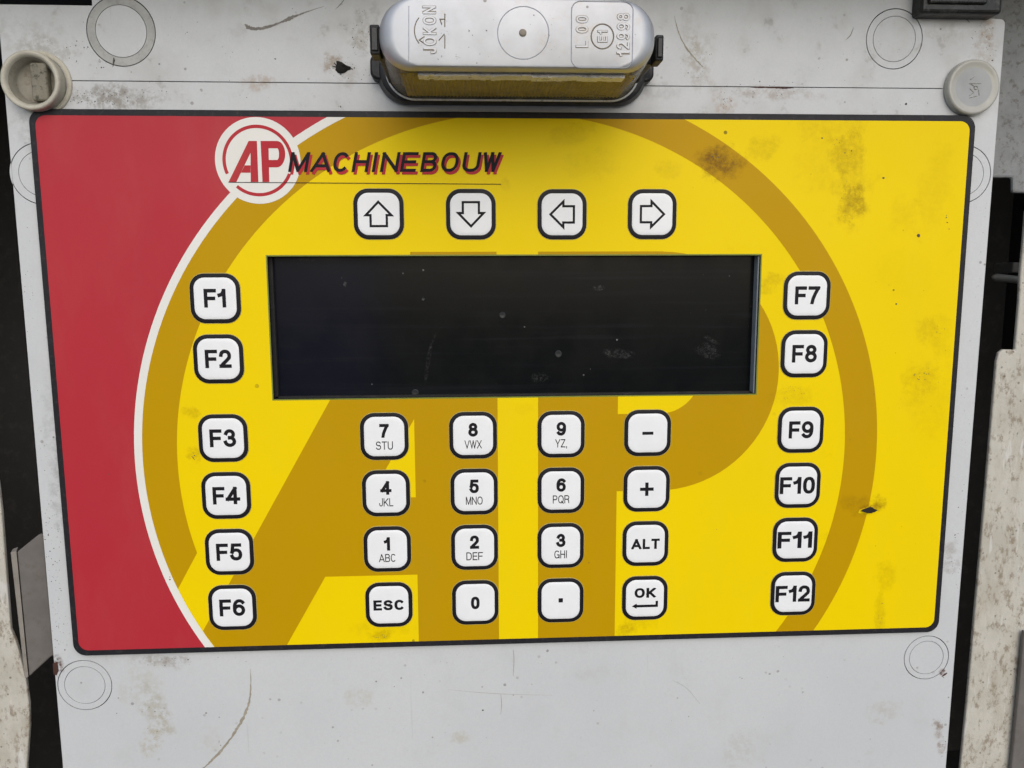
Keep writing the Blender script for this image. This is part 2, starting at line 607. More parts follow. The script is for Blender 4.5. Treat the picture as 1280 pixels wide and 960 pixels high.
def simple(name, col, rough=.5, metal=0.0, spec=.3, dirt=0.0, dirtcol=(.15, .12, .09), scale=90, bump=0.0, coat=0.0, var=.18):
    n = NT(name)
    base = n.mix(n.ramp(n.noise(scale, 5, .65), .35, .72), col, tuple(c * (1 - var) for c in col))
    if dirt:
        f = n.math('MULTIPLY', n.ramp(n.noise(scale * 3.1, 5, .75), .50, .68), dirt)
        base = n.mix(f, base, dirtcol)
    if bump:
        n.bump(n.noise(scale * 4, 4, .7), bump, .0008)
    if coat:
        n.put(Coat_Weight=coat, Coat_Roughness=.12)
    return n.put(Base_Color=base, Roughness=n.ramp(n.noise(scale * .7, 4), .3, .7, rough - .05, rough + .08),
                 Metallic=metal, Specular_IOR_Level=spec)


M = {}
M['plate'] = plate_material()
M['yellow'] = print_material('yellow_print', (.855, .615, .0))
M['mustard'] = print_material('mustard_print', (.505, .285, .0))
M['red'] = print_material('red_print', (.44, .026, .038), smudge=False, film=.35, spec=.2)
M['white_print'] = print_material('white_print', (.78, .76, .70), smudge=False, film=.7)
M['logo_red'] = print_material('logo_red_print', (.45, .03, .04), smudge=False, film=.6)
M['ink'] = simple('black_ink', (.012, .011, .014), .5, spec=.12)
M['border'] = simple('black_panel_border', (.018, .017, .020), .42, dirt=.22, dirtcol=(.10, .09, .085), scale=150, spec=.18)
M['key'] = simple('white_key_cap', (.83, .83, .82), .36, dirt=.05, dirtcol=(.55, .54, .51), scale=70, var=.04)
M['key_ring'] = simple('black_key_ring', (.011, .010, .013), .45, spec=.16)
M['halo'] = simple('pale_key_halo', (.55, .47, .16), .4)
M['groove'] = simple('dark_groove', (.16, .145, .13), .8, dirt=.5)
def cream_material():
    n = NT('dirty_cream_gelcoat')
    base = n.mix(n.ramp(n.noise(35, 5, .65), .35, .7), (.56, .53, .46), (.46, .43, .36))
    base = n.mix(n.ramp(n.noise(50, 5, .7, n.stretch(2.5, 1, .6)), .5, .75, 0, .5), base, (.36, .31, .23))
    base = n.mix(n.ramp(n.noise(260, 6, .8, n.stretch(1.4, 1, .8)), .50, .64, 0, .75), base, (.22, .17, .11))
    base = n.mix(n.math('MULTIPLY', n.specks(700, .34, .16), .6), base, (.09, .065, .045))
    base = n.mix(n.ramp(n.noise(90, 3, .6, n.stretch(3, 1, .5)), .60, .68, 0, .5), base, (.68, .67, .64))
    n.bump(n.noise(500, 5, .8), .5, .0006)
    return n.put(Base_Color=base, Roughness=.6, Specular_IOR_Level=.3)


M['cream'] = cream_material()
M['side_grey'] = simple('grey_side_sheet', (.25, .255, .25), .6, dirt=.7, dirtcol=(.10, .08, .065), scale=120, bump=.4)
M['bracket'] = simple('grey_brown_bracket', (.165, .15, .135), .6, dirt=.5, dirtcol=(.12, .10, .08), scale=80, bump=.2)
M['bracket_edge'] = simple('pale_bracket_edge', (.27, .245, .21), .6, dirt=.4, scale=80)  # lighter tone than the bracket plate
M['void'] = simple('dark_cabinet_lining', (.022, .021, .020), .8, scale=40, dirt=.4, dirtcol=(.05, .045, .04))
M['roof'] = simple('unseen_roof_sheet', (.10, .10, .095), .7, dirt=.4, scale=60)
M['rubber'] = simple('black_rubber', (.015, .015, .016), .42, scale=200, bump=.2, dirt=.25, dirtcol=(.12, .11, .09))
M['black_plastic'] = simple('glossy_black_plastic', (.016, .016, .015), .28, scale=60, bump=.3, dirt=.35, dirtcol=(.12, .12, .10))
M['sleeve'] = simple('yellowed_nylon', (.52, .49, .40), .45, dirt=.45, dirtcol=(.34, .28, .19), scale=110, bump=.2)
M['sleeve_in'] = simple('dark_nylon_bore', (.27, .25, .20), .6, dirt=.6, dirtcol=(.16, .12, .08), scale=140, bump=.3)  # base darker than the sleeve outside, with mottled dirt
M['slot_bar'] = simple('mouldy_slot_bar', (.23, .21, .16), .6, dirt=.9, dirtcol=(.05, .045, .03), scale=170, bump=.4)
M['ring_dirty'] = simple('grimed_knockout', (.43, .43, .40), .5, dirt=.6, dirtcol=(.28, .26, .23), scale=160)
M['cap'] = simple('milky_screw_cap', (.42, .41, .36), .32, scale=60, dirt=.12, dirtcol=(.4, .36, .28), coat=.3)
M['cap_centre'] = simple('grey_screw_cap_centre', (.36, .365, .36), .35, scale=60)
M['pin'] = simple('dirty_steel_pin', (.30, .29, .25), .55, metal=.2, dirt=.7, scale=120)
M['fly'] = simple('black_fly', (.018, .015, .012), .6, scale=900, bump=.5)
M['speck'] = simple('dark_dirt', (.10, .085, .07), .8, scale=600)
M['stain'] = simple('brown_stain', (.33, .29, .22), .7, scale=300, dirt=.5, dirtcol=(.5, .48, .42))
M['scuff'] = simple('grey_scuff', (.22, .20, .175), .7, scale=300, dirt=.6, dirtcol=(.45, .44, .41))
M['rust'] = simple('rust_mark', (.07, .03, .022), .8, scale=400)
M['edge_green'] = simple('green_window_edge', (.20, .23, .03), .35, scale=200)
M['wall_lit'] = simple('lit_window_reveal', (.27, .30, .32), .4, scale=200)  # grey stands for light falling on the right reveal


def display_material():
    n = NT('black_display_glass')
    base = n.mix(n.ramp(n.x, -.06, -.035), (.0060, .0068, .0125), (.0042, .0050, .0054))  # bluish left end: sky reflection painted into the base colour
    hz = n.noise(60, 4, .6, n.stretch(.25, 1, 9))
    base = n.mix(n.ramp(hz, .50, .72, 0, .35), base, (.014, .015, .018))
    sp = n.math('MULTIPLY', n.specks(420, .14, .06), n.ramp(n.noise(30, 3), .42, .58))
    base = n.mix(n.math('MULTIPLY', sp, .55), base, (.30, .29, .28))
    sp = n.specks(900, .22, .04)
    base = n.mix(n.math('MULTIPLY', sp, .30), base, (.22, .20, .18))
    fine = n.noise(1400, 4, .8)
    for (px, py, rx, ry, an, st) in ((775, 442, 6.5, 2.0, -6, .30), (748, 360, 2.2, 1.0, 0, .35), (675, 472, 4, 2.0, 0, .18),
                                     (535, 455, .9, 9, -10, .16), (540, 430, .5, 6, -22, .15), (431, 355, .8, 1.1, 0, .6),
                                     (884, 440, 5, 3, -20, .20), (890, 425, 4, 1, -25, .18), (380, 325, 5, .7, 0, .25)):
        b = n.blob(px, py, rx, ry, an, 1.0, fine, .42, .70, .0047)
        base = n.mix(n.math('MULTIPLY', b, st * .55), base, (.30, .29, .28))
    return n.put(Base_Color=base, Roughness=n.ramp(n.noise(70, 4), .3, .7, .16, .26), Specular_IOR_Level=.09)


M['display'] = display_material()


def lens_front_material():
    n = NT('frosted_silver_lens')
    base = n.mix(n.ramp(n.noise(60, 4), .35, .7), (.46, .47, .485), (.38, .385, .395))
    d = n.math('MULTIPLY', n.ramp(n.noise(300, 5, .75), .52, .70), n.ramp(n.noise(60, 3), .42, .65, .05, .55))
    base = n.mix(d, base, (.40, .34, .27))
    sp = n.specks(420, .22, .09)
    base = n.mix(n.math('MULTIPLY', sp, .8), base, (.12, .10, .09))
    n.bump(n.noise(150, 3), .06, .0006)
    return n.put(Base_Color=base, Roughness=.42, Metallic=.30, Coat_Weight=.35, Coat_Roughness=.16)


def lens_skirt_material():
    n = NT('clear_lens_skirt')
    gl = n.t.nodes.new('ShaderNodeBsdfTransparent')
    gl.inputs[0].default_value = (.97, .96, .93, 1)
    mx = n.t.nodes.new('ShaderNodeMixShader')
    fr = n.t.nodes.new('ShaderNodeFresnel')
    fr.inputs[0].default_value = 1.5
    f = n.math('ADD', n.math('MULTIPLY', fr.outputs[0], .8), n.ramp(n.noise(160, 4, .7), .45, .75, .03, .22))
    n.t.links.new(f, mx.inputs[0])
    n.t.links.new(gl.outputs[0], mx.inputs[1])
    n.t.links.new(n.b.outputs[0], mx.inputs[2])
    out = [k for k in n.t.nodes if k.type == 'OUTPUT_MATERIAL'][0]
    n.t.links.new(mx.outputs[0], out.inputs[0])
    return n.put(Base_Color=(.46, .44, .40), Roughness=.22)


M['lens'] = lens_front_material()
M['skirt'] = lens_skirt_material()
M['ribs'] = simple('reflected_yellow_ribs', (.80, .62, .02), .35, scale=120, dirt=.25, dirtcol=(.25, .18, .03), coat=.4)  # the panel's yellow reflection is put into the rib colour
M['lens_core'] = simple('smoky_lens_core', (.42, .39, .28), .5, scale=80)
M['reflector'] = simple('silver_reflector', (.85, .85, .83), .3, metal=.35, scale=200, bump=.4, dirt=.5, dirtcol=(.3, .28, .24))
M['emboss_dirt'] = simple('grimed_embossing', (.27, .23, .18), .5, scale=300)

# ---------------------------------------------------------------- ground below
gm = NT('pale_paving')
gm.put(Base_Color=gm.mix(gm.ramp(gm.noise(3, 5), .3, .7), (.12, .12, .12), (.16, .16, .155)), Roughness=.9)
me = mesh_from('ground', [(-60, -60, -1.2), (60, -60, -1.2), (60, 60, -1.2), (-60, 60, -1.2)], [(0, 1, 2, 3)])
link('ground', me, gm.m, kind='structure')

# ---------------------------------------------------------------- cabinet round the unit
DB = .013
cab = thing('machine_cabinet', 'dark open machine cabinet with dirty cream frame edges around the grey unit', 'cabinet', (0, .10, -.26))


def px_poly(pts, d):
    return [q(a, b, d) for a, b in pts]


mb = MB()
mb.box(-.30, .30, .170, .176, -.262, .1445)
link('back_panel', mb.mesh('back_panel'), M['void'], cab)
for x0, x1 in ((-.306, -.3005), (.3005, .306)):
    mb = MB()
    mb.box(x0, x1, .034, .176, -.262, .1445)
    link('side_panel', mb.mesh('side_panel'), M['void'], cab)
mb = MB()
mb.box(-.306, .306, -.036, .176, .1450, .150)  # unseen roof, its overhang set to shade the top of the lid
link('unseen_roof_panel', bevel_mesh(mb.mesh('unseen_roof_panel'), .001), M['roof'], cab)
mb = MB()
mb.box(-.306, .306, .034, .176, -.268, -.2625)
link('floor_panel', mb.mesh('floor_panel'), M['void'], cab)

# cream frame edges
mb = MB()
mb.prism(px_poly([(-230, 600), (-3, 600), (1.7, 640), (6.7, 707), (13, 787), (20, 803), (32, 848), (36, 880), (36.5, 907), (33, 960),
                  (34, 1010), (40, 1200), (-230, 1200)], DB), DB, DB + .0018)
link('frame_edge', bevel_mesh(mb.mesh('frame_edge'), .0005, 3), M['cream'], cab, label='dirty cream frame edge at the left of the black gap')
mb = MB()
mb.prism(px_poly([(1246, 452), (1249, 441), (1254, 437), (1265, 437), (1269, 438), (1274, 380), (1276, 340), (1280, 300), (1283, 262),
                  (1440, 262), (1440, 900), (1280, 800), (1272, 865), (1262, 970), (1252, 1100), (1190, 1100), (1201, 960), (1210, 870),
                  (1231, 630)], DB), DB, DB + .0018)
link('frame_edge', bevel_mesh(mb.mesh('frame_edge'), .0006, 3), M['cream'], cab, label='dirty cream frame plate at the right of the black gap')
mb = MB()
mb.prism(px_poly([(1283, 790), (1440, 880), (1440, 1100), (1256, 1100), (1266, 970), (1276, 866)], DB - .004), DB - .003, DB - .001)
link('frame_lip', bevel_mesh(mb.mesh('frame_lip'), .0006, 2), M['bracket'], cab)
mb = MB()
mb.prism(px_poly([(1225, -40), (1440, -40), (1440, 241), (1266, 241), (1266, 222), (1225, 222)], DB), DB, DB + .002)
link('side_sheet', bevel_mesh(mb.mesh('side_sheet'), .0008, 2), M['side_grey'], cab)

# bracket at left
br = thing('metal_bracket', 'bent grey brown metal bracket in the black gap left of the grey unit', 'bracket', (*q(45, 760, .009)[:1], .014, q(45, 760, .009)[1]))
mb = MB()
mb.prism(px_poly([(21, 690), (47, 669), (90, 655), (100, 800), (62, 822), (36, 846)], .009), .009, .011)
link('bracket_plate', bevel_mesh(mb.mesh('bracket_plate'), .0005, 2), M['bracket'], br)
mb = MB()
a = px_poly([(13.5, 690), (21, 689), (36, 846), (31.5, 848)], .0088)
b = px_poly([(16, 686), (23, 683), (37, 842), (33, 844)], .013)
mb.add([(x, .0086, z) for x, z in a] + [(x, .0128, z) for x, z in b],
       [(0, 3, 2, 1), (4, 5, 6, 7), (0, 1, 5, 4), (1, 2, 6, 5), (2, 3, 7, 6), (3, 0, 4, 7)])
me = mb.mesh('bracket_flange')
bm = bmesh.new(); bm.from_mesh(me); bmesh.ops.recalc_face_normals(bm, faces=bm.faces); bm.to_mesh(me); bm.free()
link('bracket_flange', bevel_mesh(me, .0003, 2), M['bracket_edge'], br)

# latch pin at right
x0, z0 = q(1240, 346, .045)
x1, z1 = q(1300, 353, .045)
pn = thing('latch_pin', 'dirty metal latch pin sticking out into the black gap at the right', 'pin', (x1, .045, z1))
ang = math.atan2(z1 - z0, x1 - x0)
vs_, fs_ = [], []
prof = [(0, .0002), (.0002, .0008), (.0009, .0013), (.002, .00155), (math.dist((x0, z0), (x1, z1)), .0017)]
K = 16
for (l, r) in prof:
    for k in range(K):
        a = 2 * math.pi * k / K
        vs_.append((x0 + l * math.cos(ang) - r * math.sin(a) * math.sin(ang), .045 + r * math.cos(a), z0 + l * math.sin(ang) + r * math.sin(a) * math.cos(ang)))
for i in range(len(prof) - 1):
    for k in range(K):
        a, b = i * K + k, i * K + (k + 1) % K
        fs_.append((a, b, b + K, a + K))
fs_.append(tuple(range(K)))
fs_.append(tuple((len(prof) - 1) * K + k for k in range(K - 1, -1, -1)))
me = mesh_from('pin_rod', vs_, fs_)
bm = bmesh.new(); bm.from_mesh(me); bmesh.ops.recalc_face_normals(bm, faces=bm.faces); bm.to_mesh(me); bm.free()
shade_sharp(me, 50)
link('pin_rod', me, M['pin'], pn)
mb = MB()
a, b = q(1261, 341, .050), q(1300, 328, .050)
mb.box(a[0], b[0], .048, .060, a[1], b[1])
link('pin_block', bevel_mesh(mb.mesh('pin_block'), .0006, 2), M['bracket'], pn)

# ---------------------------------------------------------------- grey enclosure
PY = .0016                                    # front face of the grey lid
enc = thing('control_enclosure', 'scuffed light grey metal enclosure lid behind the red and yellow panel', 'enclosure', (0, .06, -.16))
L0, R0 = -.1671, .1717
top_l, top_r = .1258, .1262
seam = [q(84, 100.7, PY), q(1178.6, 110.7, PY)]
gw = .00016


# knock-outs: (px, py, outer radius, inner radius, label)
KO = [(151.3, 39, .0110, .0082), (1118, 48.7, .0099, .0075), (106, 856.5, .0096, .0072), (1158, 822, .0088, .0067),
      (1204.5, 218, .0099, .0073), (51.5, 217, .0100, .0073)]
outline = []
# lower left up and clockwise would also do; counter-clockwise from lower left
cr = .0016
outline += [(L0, -.200), (.1708, -.200)]
outline += [(.1717, top_r - cr)]
for k in range(7):
    a = math.radians(15 * k)
    outline.append((.1717 - cr + cr * math.cos(a), top_r - .0008 - cr + cr * math.sin(a)))
nb = q(1151, 17, PY)
outline += [(nb[0], nb[1]), (nb[0], .140), (q(115, 3, PY)[0], .140), (q(115, 3, PY)[0], top_l), (L0 + .0006, top_l)]
# drop the doubled corner point
outline = [outline[0], outline[1]] + outline[3:]
WX0, WX1, WZ0, WZ1 = -.0836, .0881, -.0045, .0449     # display window
hole = [(WX0 - .0012, WZ0 - .0012), (WX1 + .0012, WZ0 - .0012), (WX1 + .0012, WZ1 + .0012), (WX0 - .0012, WZ1 + .0012)]
loops = [outline, hole]
sg = [(seam[0][0], seam[0][1] - gw), (seam[1][0], seam[1][1] - gw), (seam[1][0], seam[1][1] + gw), (seam[0][0], seam[0][1] + gw)]
loops.append(sg)
discs, annuli = [], []
for (px, py, ro, ri) in KO:
    cx, cz = q(px, py, PY)
    g = .00016
    loops.append(circ(cx, cz, ro + g, 64))
    annuli.append([circ(cx, cz, ro - g, 64), circ(cx, cz, ri + g * .6, 64)])
    discs.append([circ(cx, cz, ri - g * .6, 64)])
# two knock-outs touch the lid's edge or run under the panel: keep them inside the outline
me = filled('front_sheet', loops, .0016, PY)
shade_sharp(me, 30)
link('front_sheet', me, M['plate'], enc)
for (a, d_), (kx, *_r) in zip(zip(annuli, discs), KO):
    k = link('knockout_ring', filled('knockout_ring', a, .0010, PY + .00002 + rnd.random() * .00003), M['ring_dirty' if 100 < kx < 200 and _r[0] < 100 else 'plate'], enc)
    link('knockout_disc', filled('knockout_disc', d_, .0010, PY + .00001 + rnd.random() * .00005), M['plate'], k)
link('inner_sheet', filled('inner_sheet', [[(L0 + .001, -.199), (.1700, -.199), (.1700, .1240), (L0 + .001, .1240)], hole], .0006, PY + .0021), M['groove'], enc)
mb = MB()
mb.box(L0 + .0022, .1690, .0065, .085, -.198, .1225)
link('box_body', bevel_mesh(mb.mesh('box_body'), .0015, 2), M['side_grey'], enc)


# dirt, scuffs and stains that have a shape of their own
def stroke_mesh(name, pts, widths, y, thick=.00004, jitter=0.0):
    mb_ = MB()
    n_ = len(pts)
    L, Rr = [], []
    for i in range(n_):
        a_, c_ = pts[max(i - 1, 0)], pts[min(i + 1, n_ - 1)]
        d_ = Vector((c_[0] - a_[0], c_[1] - a_[1])).normalized()
        nn = Vector((-d_.y, d_.x))
        w_ = widths[i] / 2
        j1, j2 = 1 + rnd.uniform(-jitter, jitter), 1 + rnd.uniform(-jitter, jitter)
        L.append((pts[i][0] + nn.x * w_ * j1, pts[i][1] + nn.y * w_ * j1))
        Rr.append((pts[i][0] - nn.x * w_ * j2, pts[i][1] - nn.y * w_ * j2))
    for i in range(n_ - 1):
        mb_.sheet([Rr[i], Rr[i + 1], L[i + 1], L[i]], y - thick)
    return mb_.mesh(name)


def dense(pts, k):
    out = []
    for i in range(len(pts) - 1):
        for j in range(k):
            t = j / k
            p0, p1, p2, p3 = pts[max(i - 1, 0)], pts[i], pts[i + 1], pts[min(i + 2, len(pts) - 1)]
            out.append(tuple(.5 * ((2 * p1[c]) + (-p0[c] + p2[c]) * t + (2 * p0[c] - 5 * p1[c] + 4 * p2[c] - p3[c]) * t * t
                                   + (-p0[c] + 3 * p1[c] - 3 * p2[c] + p3[c]) * t ** 3) for c in range(len(p1))))
    out.append(tuple(pts[-1]))
    return out


def scratch(name, pts, mat, k=8, jit=.35):
    """pts: (px, py, width in mm)"""
    dp = dense([(*q(a, b, PY), w_ * MM) for a, b, w_ in pts], k)
    me_ = stroke_mesh(name, [(p[0], p[1]) for p in dp], [max(p[2], .00003) for p in dp], PY, jitter=jit)
    return link(name, me_, M[mat], enc)


scratch('scuff_mark', [(306, 30, .2), (310, 34, 1.3), (319, 36, .9), (332, 34.5, .9), (348, 29, .55), (362, 23, 1.1), (375, 18, .5), (392, 12, .25), (405, 8, .1)], 'scuff')
scratch('scuff_mark', [(419, 12, .1), (425, 6, .3), (430, 0, .2)], 'scuff')
scratch('stain_arc', [(313, 836, .1), (313.5, 855, .35), (312, 875, .6), (306, 893, .9), (297, 910, 1.0), (287, 925, .7), (275, 940, .9), (262, 953, .6), (250, 965, .5)], 'stain', jit=.5)
scratch('scuff_mark', [(641.5, 812, .12), (642.5, 825, .18), (641.5, 845, .1)], 'scuff', jit=.1)
scratch('scuff_mark', [(626, 868, .1), (627, 880, .16), (626, 893, .1)], 'scuff', jit=.1)
scratch('scuff_mark', [(560, 862, .05), (620, 867, .12), (690, 869, .05)], 'stain', jit=.1)
scratch('scuff_mark', [(840, 850, .05), (858, 860, .10), (875, 880, .05)], 'scuff', jit=.1)
scratch('rust_streak', [(938, 109.2, .1), (950, 109, .45), (968, 109.6, .4), (980, 110, .55), (992, 110, .2)], 'rust')
scratch('scuff_mark', [(1057, 50, .1), (1063, 44, .3), (1067, 34, .1)], 'scuff')
scratch('scuff_mark', [(843, 20, .1), (848, 40, .3), (858, 60, .4), (870, 75, .5), (879, 84, .3)], 'stain', jit=.6)
scratch('scuff_mark', [(1204, 19, .1), (1207, 23, .4), (1212, 28, .2)], 'scuff')
scratch('scuff_mark', [(142, 72, .2), (142.5, 76, .6), (141, 84, .15)], 'speck')
scratch('rust_streak', [(1177, 846, .2), (1181, 843, .8), (1184, 841, .3)], 'rust')


def specks(clusters, y, name, parent, mat, kind='stuff'):
    mb_ = MB()
    for (px, py, rx, ry, n_, s0, s1) in clusters:
        for _ in range(n_):
            a_ = rnd.uniform(0, 2 * math.pi)
            r_ = math.sqrt(rnd.random())
            x_, z_ = q(px + rx * r_ * math.cos(a_), py + ry * r_ * math.sin(a_), y)
            if not (L0 + .0005 < x_ < .1705):
                continue
            s_ = rnd.uniform(s0, s1) * (.6 + .8 * rnd.random() ** 2) * MM / 2
            e_ = rnd.uniform(.4, 1)
            th = rnd.uniform(0, math.pi)
            pts = []
            for k_ in range(6):
                t_ = 2 * math.pi * k_ / 6
                rr = s_ * rnd.uniform(.6, 1.2)
                u_, v_ = rr * math.cos(t_), rr * e_ * math.sin(t_)
                pts.append((x_ + u_ * math.cos(th) - v_ * math.sin(th), z_ + u_ * math.sin(th) + v_ * math.cos(th)))
            cz_ = sum(p[1] for p in pts) / 6
            cx_ = sum(p[0] for p in pts) / 6
            mb_.add([(p[0], y, p[1]) for p in pts] + [(cx_, y - s_ * .35, cz_)], [(k_, (k_ + 1) % 6, 6) for k_ in range(6)])
    return link(name, mb_.mesh(name), mat, parent, kind=kind)


specks([(120, 122, 45, 10, 70, .15, .55), (175, 118, 40, 12, 30, .15, .45), (95, 65, 20, 20, 18, .2, .5), (300, 60, 250, 55, 60, .12, .4),
        (125, 80, 10, 6, 6, .4, .8), (290, 66, 1, 1, 1, .7, .8), (344, 74, 1, 1, 1, .5, .6), (450, 40, 12, 35, 45, .15, .5),
        (440, 90, 25, 14, 22, .15, .5), (428, 84, 16, 7, 14, .2, .5), (1000, 60, 180, 50, 60, .12, .35), (955, 112, 60, 12, 40, .15, .5), (908, 130, 8, 8, 18, .2, .6),
        (870, 80, 22, 22, 30, .15, .45), (1130, 128, 70, 8, 12, .2, .5), (1132, 129, 1, 1, 1, .7, .8), (1230, 60, 18, 30, 40, .15, .5),
        (1226, 300, 10, 120, 50, .12, .35), (1205, 600, 8, 150, 50, .12, .4), (1195, 700, 8, 40, 25, .2, .5), (64, 720, 14, 100, 110, .2, .55),
        (50, 600, 12, 120, 30, .15, .4), (35, 340, 8, 100, 18, .15, .45), (75, 800, 12, 40, 20, .2, .5), (210, 828, 30, 6, 26, .2, .55),
        (640, 890, 480, 65, 80, .10, .32), (196, 900, 14, 30, 22, .15, .4), (1178, 920, 6, 30, 24, .15, .5), (500, 124, 360, 8, 30, .12, .35),
        (604, 888, 1, 1, 1, .7, .8), (493, 858, 1, 1, 1, .5, .6), (146, 891, 1, 1, 1, .5, .6), (926, 848, 4, 3, 3, .3, .6), (424, 134, 6, 2, 5, .4, .9),
        (1180, 843, 4, 4, 5, .3, .7), (650, 824, 520, 6, 30, .12, .35)], PY, 'dirt_specks', enc, M['speck'])
# rust chip on the lid's left edge
mb = MB()
mb.sheet(px_poly([(66, 829), (72, 827), (73.5, 838), (71, 844), (67, 843)], PY), PY - .00005)
link('rust_chip', mb.mesh('rust_chip'), M['rust'], enc)

# ---------------------------------------------------------------- squashed fly
fx, fz = q(427, 84, PY)
fly = thing('dead_fly', 'squashed black fly stuck on the grey lid left of the lamp', 'insect', (fx, PY, fz))
vs_, fs_ = [], []
nu, nv = 14, 7
for j in range(nv + 1):
    ph = math.pi / 2 * j / nv
    for k in range(nu):
        a = 2 * math.pi * k / nu
        rr = 1 + .16 * math.sin(3 * a + 1) + .08 * math.sin(5 * a)
        u = .0025 * math.cos(a) * math.cos(ph) * rr
        v = .0018 * math.sin(a) * math.cos(ph) * rr + .0004 * math.cos(2 * a)
        th = math.radians(-22)
        vs_.append((fx + .0002 + u * math.cos(th) - v * math.sin(th), PY - .0013 * math.sin(ph) * (1 + .2 * math.sin(4 * a)),
                    fz + u * math.sin(th) + v * math.cos(th)))
for j in range(nv):
    for k in range(nu):
        a, b = j * nu + k, j * nu + (k + 1) % nu
        fs_.append((a, b, b + nu, a + nu))
link('body', mesh_from('body', vs_, fs_, True), M['fly'], fly)
for (ax, ay, bx, by, cx_, cy_) in ((421, 83, 419, 80, 417.5, 78.5), (421, 84, 418, 83.5, 415.5, 82.5), (423, 87, 425, 92, 427, 94), (435, 87, 439, 86, 441, 86.5)):
    dp = dense([(*q(ax, ay, PY), .0004), (*q(bx, by, PY), .0003), (*q(cx_, cy_, PY), .00015)], 4)
    link('leg', stroke_mesh('leg', [(p[0], p[1]) for p in dp], [p[2] for p in dp], PY, .0002), M['fly'], fly)

# ---------------------------------------------------------------- control panel
XL, XR, ZT, ZB = -.1589, .1629, .0930, -.0975
pc = ((XL + XR) / 2, (ZT + ZB) / 2)
phw, phh = (XR - XL) / 2, (ZT - ZB) / 2
WX0, WX1, WZ0, WZ1 = -.0836, .0881, -.0045, .0449     # display window
pan = thing('keypad_unit', 'red and yellow keypad panel with black border, logo and dark display', 'control panel', (pc[0], PY, ZB))
me = filled('panel_plate', [rrect(*pc, phw, phh, .0046, 10), [(WX0, WZ0), (WX1, WZ0), (WX1, WZ1), (WX0, WZ1)]], PY, 0.0, .00025)
shade_sharp(me, 30)
link('panel_plate', me, M['border'], pan)
BW = .0021
inner = rrect(*pc, phw - BW, phh - BW, .0034, 10)
e = .00045
SIDES = [[(-1, WZ1 + e), (-1, 1), (1, 1), (1, WZ1 + e)][::-1],
         [(-1, -1), (-1, WZ0 - e), (1, WZ0 - e), (1, -1)][::-1],
         [(-1, WZ0 - e), (-1, WZ1 + e), (WX0 - e, WZ1 + e), (WX0 - e, WZ0 - e)][::-1],
         [(WX1 + e, WZ0 - e), (WX1 + e, WZ1 + e), (1, WZ1 + e), (1, WZ0 - e)][::-1]]


def on_panel(mb_, poly, y, extra=None):
    a_ = sum(poly[i][0] * poly[(i + 1) % len(poly)][1] - poly[(i + 1) % len(poly)][0] * poly[i][1] for i in range(len(poly)))
    if a_ < 0:
        poly = poly[::-1]
    p_ = clip(poly, inner)
    if extra and p_:
        p_ = clip(p_, extra)
    if not p_:
        return
    xs, zs = [v[0] for v in p_], [v[1] for v in p_]
    if max(xs) < WX0 or min(xs) > WX1 or max(zs) < WZ0 or min(zs) > WZ1:
        mb_.sheet(p_, y)
        return
    for s_ in SIDES:
        c_ = clip(p_, s_)
        if c_:
            mb_.sheet(c_, y)


def r_in(t):
    return (119.37 + 1.849 * math.cos(t) + .203 * math.sin(t) + .627 * math.cos(2 * t) + .157 * math.sin(2 * t)) * MM


def r_out(t):
    return (130.857 + 1.97 * math.cos(t) + .449 * math.sin(t) + 1.102 * math.cos(2 * t) - .154 * math.sin(2 * t)) * MM


CX, CZ = .0003, -.0263


def pol(t, r):
    return (CX + r * math.cos(t), CZ + r * math.sin(t))


Y1, Y2, Y3 = -.00004, -.00007, -.00010
mb = MB()
on_panel(mb, [(-1, -1), (1, -1), (1, 1), (-1, 1)], Y1)
link('yellow_field', mb.mesh('yellow_field'), M['yellow'], pan)
wt = .00275
mb_w, mb_r, mb_l, mb_g = MB(), MB(), MB(), MB()
N = 240
notch_a, notch_b = (-.1132, -.0600), (-.1203, -.0726)
for k in range(N):
    t0, t1 = 2 * math.pi * k / N, 2 * math.pi * (k + 1) / N
    tm = (t0 + t1) / 2
    mb_m = mb_l if math.cos(tm) < 0 else mb_g
    seg = [pol(t0, r_in(t0)), pol(t0, r_out(t0)), pol(t1, r_out(t1)), pol(t1, r_in(t1))]
    if math.cos(tm) < 0 and tm > math.pi:           # lower left: the band stops at a slanted cut
        if seg[0][0] < -.08:
            a_ = sum(seg[i][0] * seg[(i + 1) % 4][1] - seg[(i + 1) % 4][0] * seg[i][1] for i in range(4))
            seg = seg if a_ > 0 else seg[::-1]
            seg = clip_half(seg, notch_b, notch_a)
            if len(seg) >= 3:
                on_panel(mb_m, seg, Y2)
        else:
            on_panel(mb_m, seg, Y2)
    else:
        on_panel(mb_m, seg, Y2)
    if math.cos(tm) < -.2:
        on_panel(mb_w, [pol(t0, r_out(t0)), pol(t0, r_out(t0) + wt), pol(t1, r_out(t1) + wt), pol(t1, r_out(t1))], Y3)
    if math.cos(tm) < -.2:
        a1, a0 = pol(t1, r_out(t1) + wt), pol(t0, r_out(t0) + wt)
        if abs(a0[1] - a1[1]) > 1e-7:
            on_panel(mb_r, [a0, a1, (-.3, a1[1]), (-.3, a0[1])], Y2)
link('ring_band', mb_l.mesh('ring_band'), M['mustard'], pan, label='left arc of the mustard ring print')
link('ring_band', mb_g.mesh('ring_band'), M['mustard'], pan, label='right arc of the mustard ring print')
link('white_arc', mb_w.mesh('white_arc'), M['white_print'], pan)
link('red_field', mb_r.mesh('red_field'), M['red'], pan)

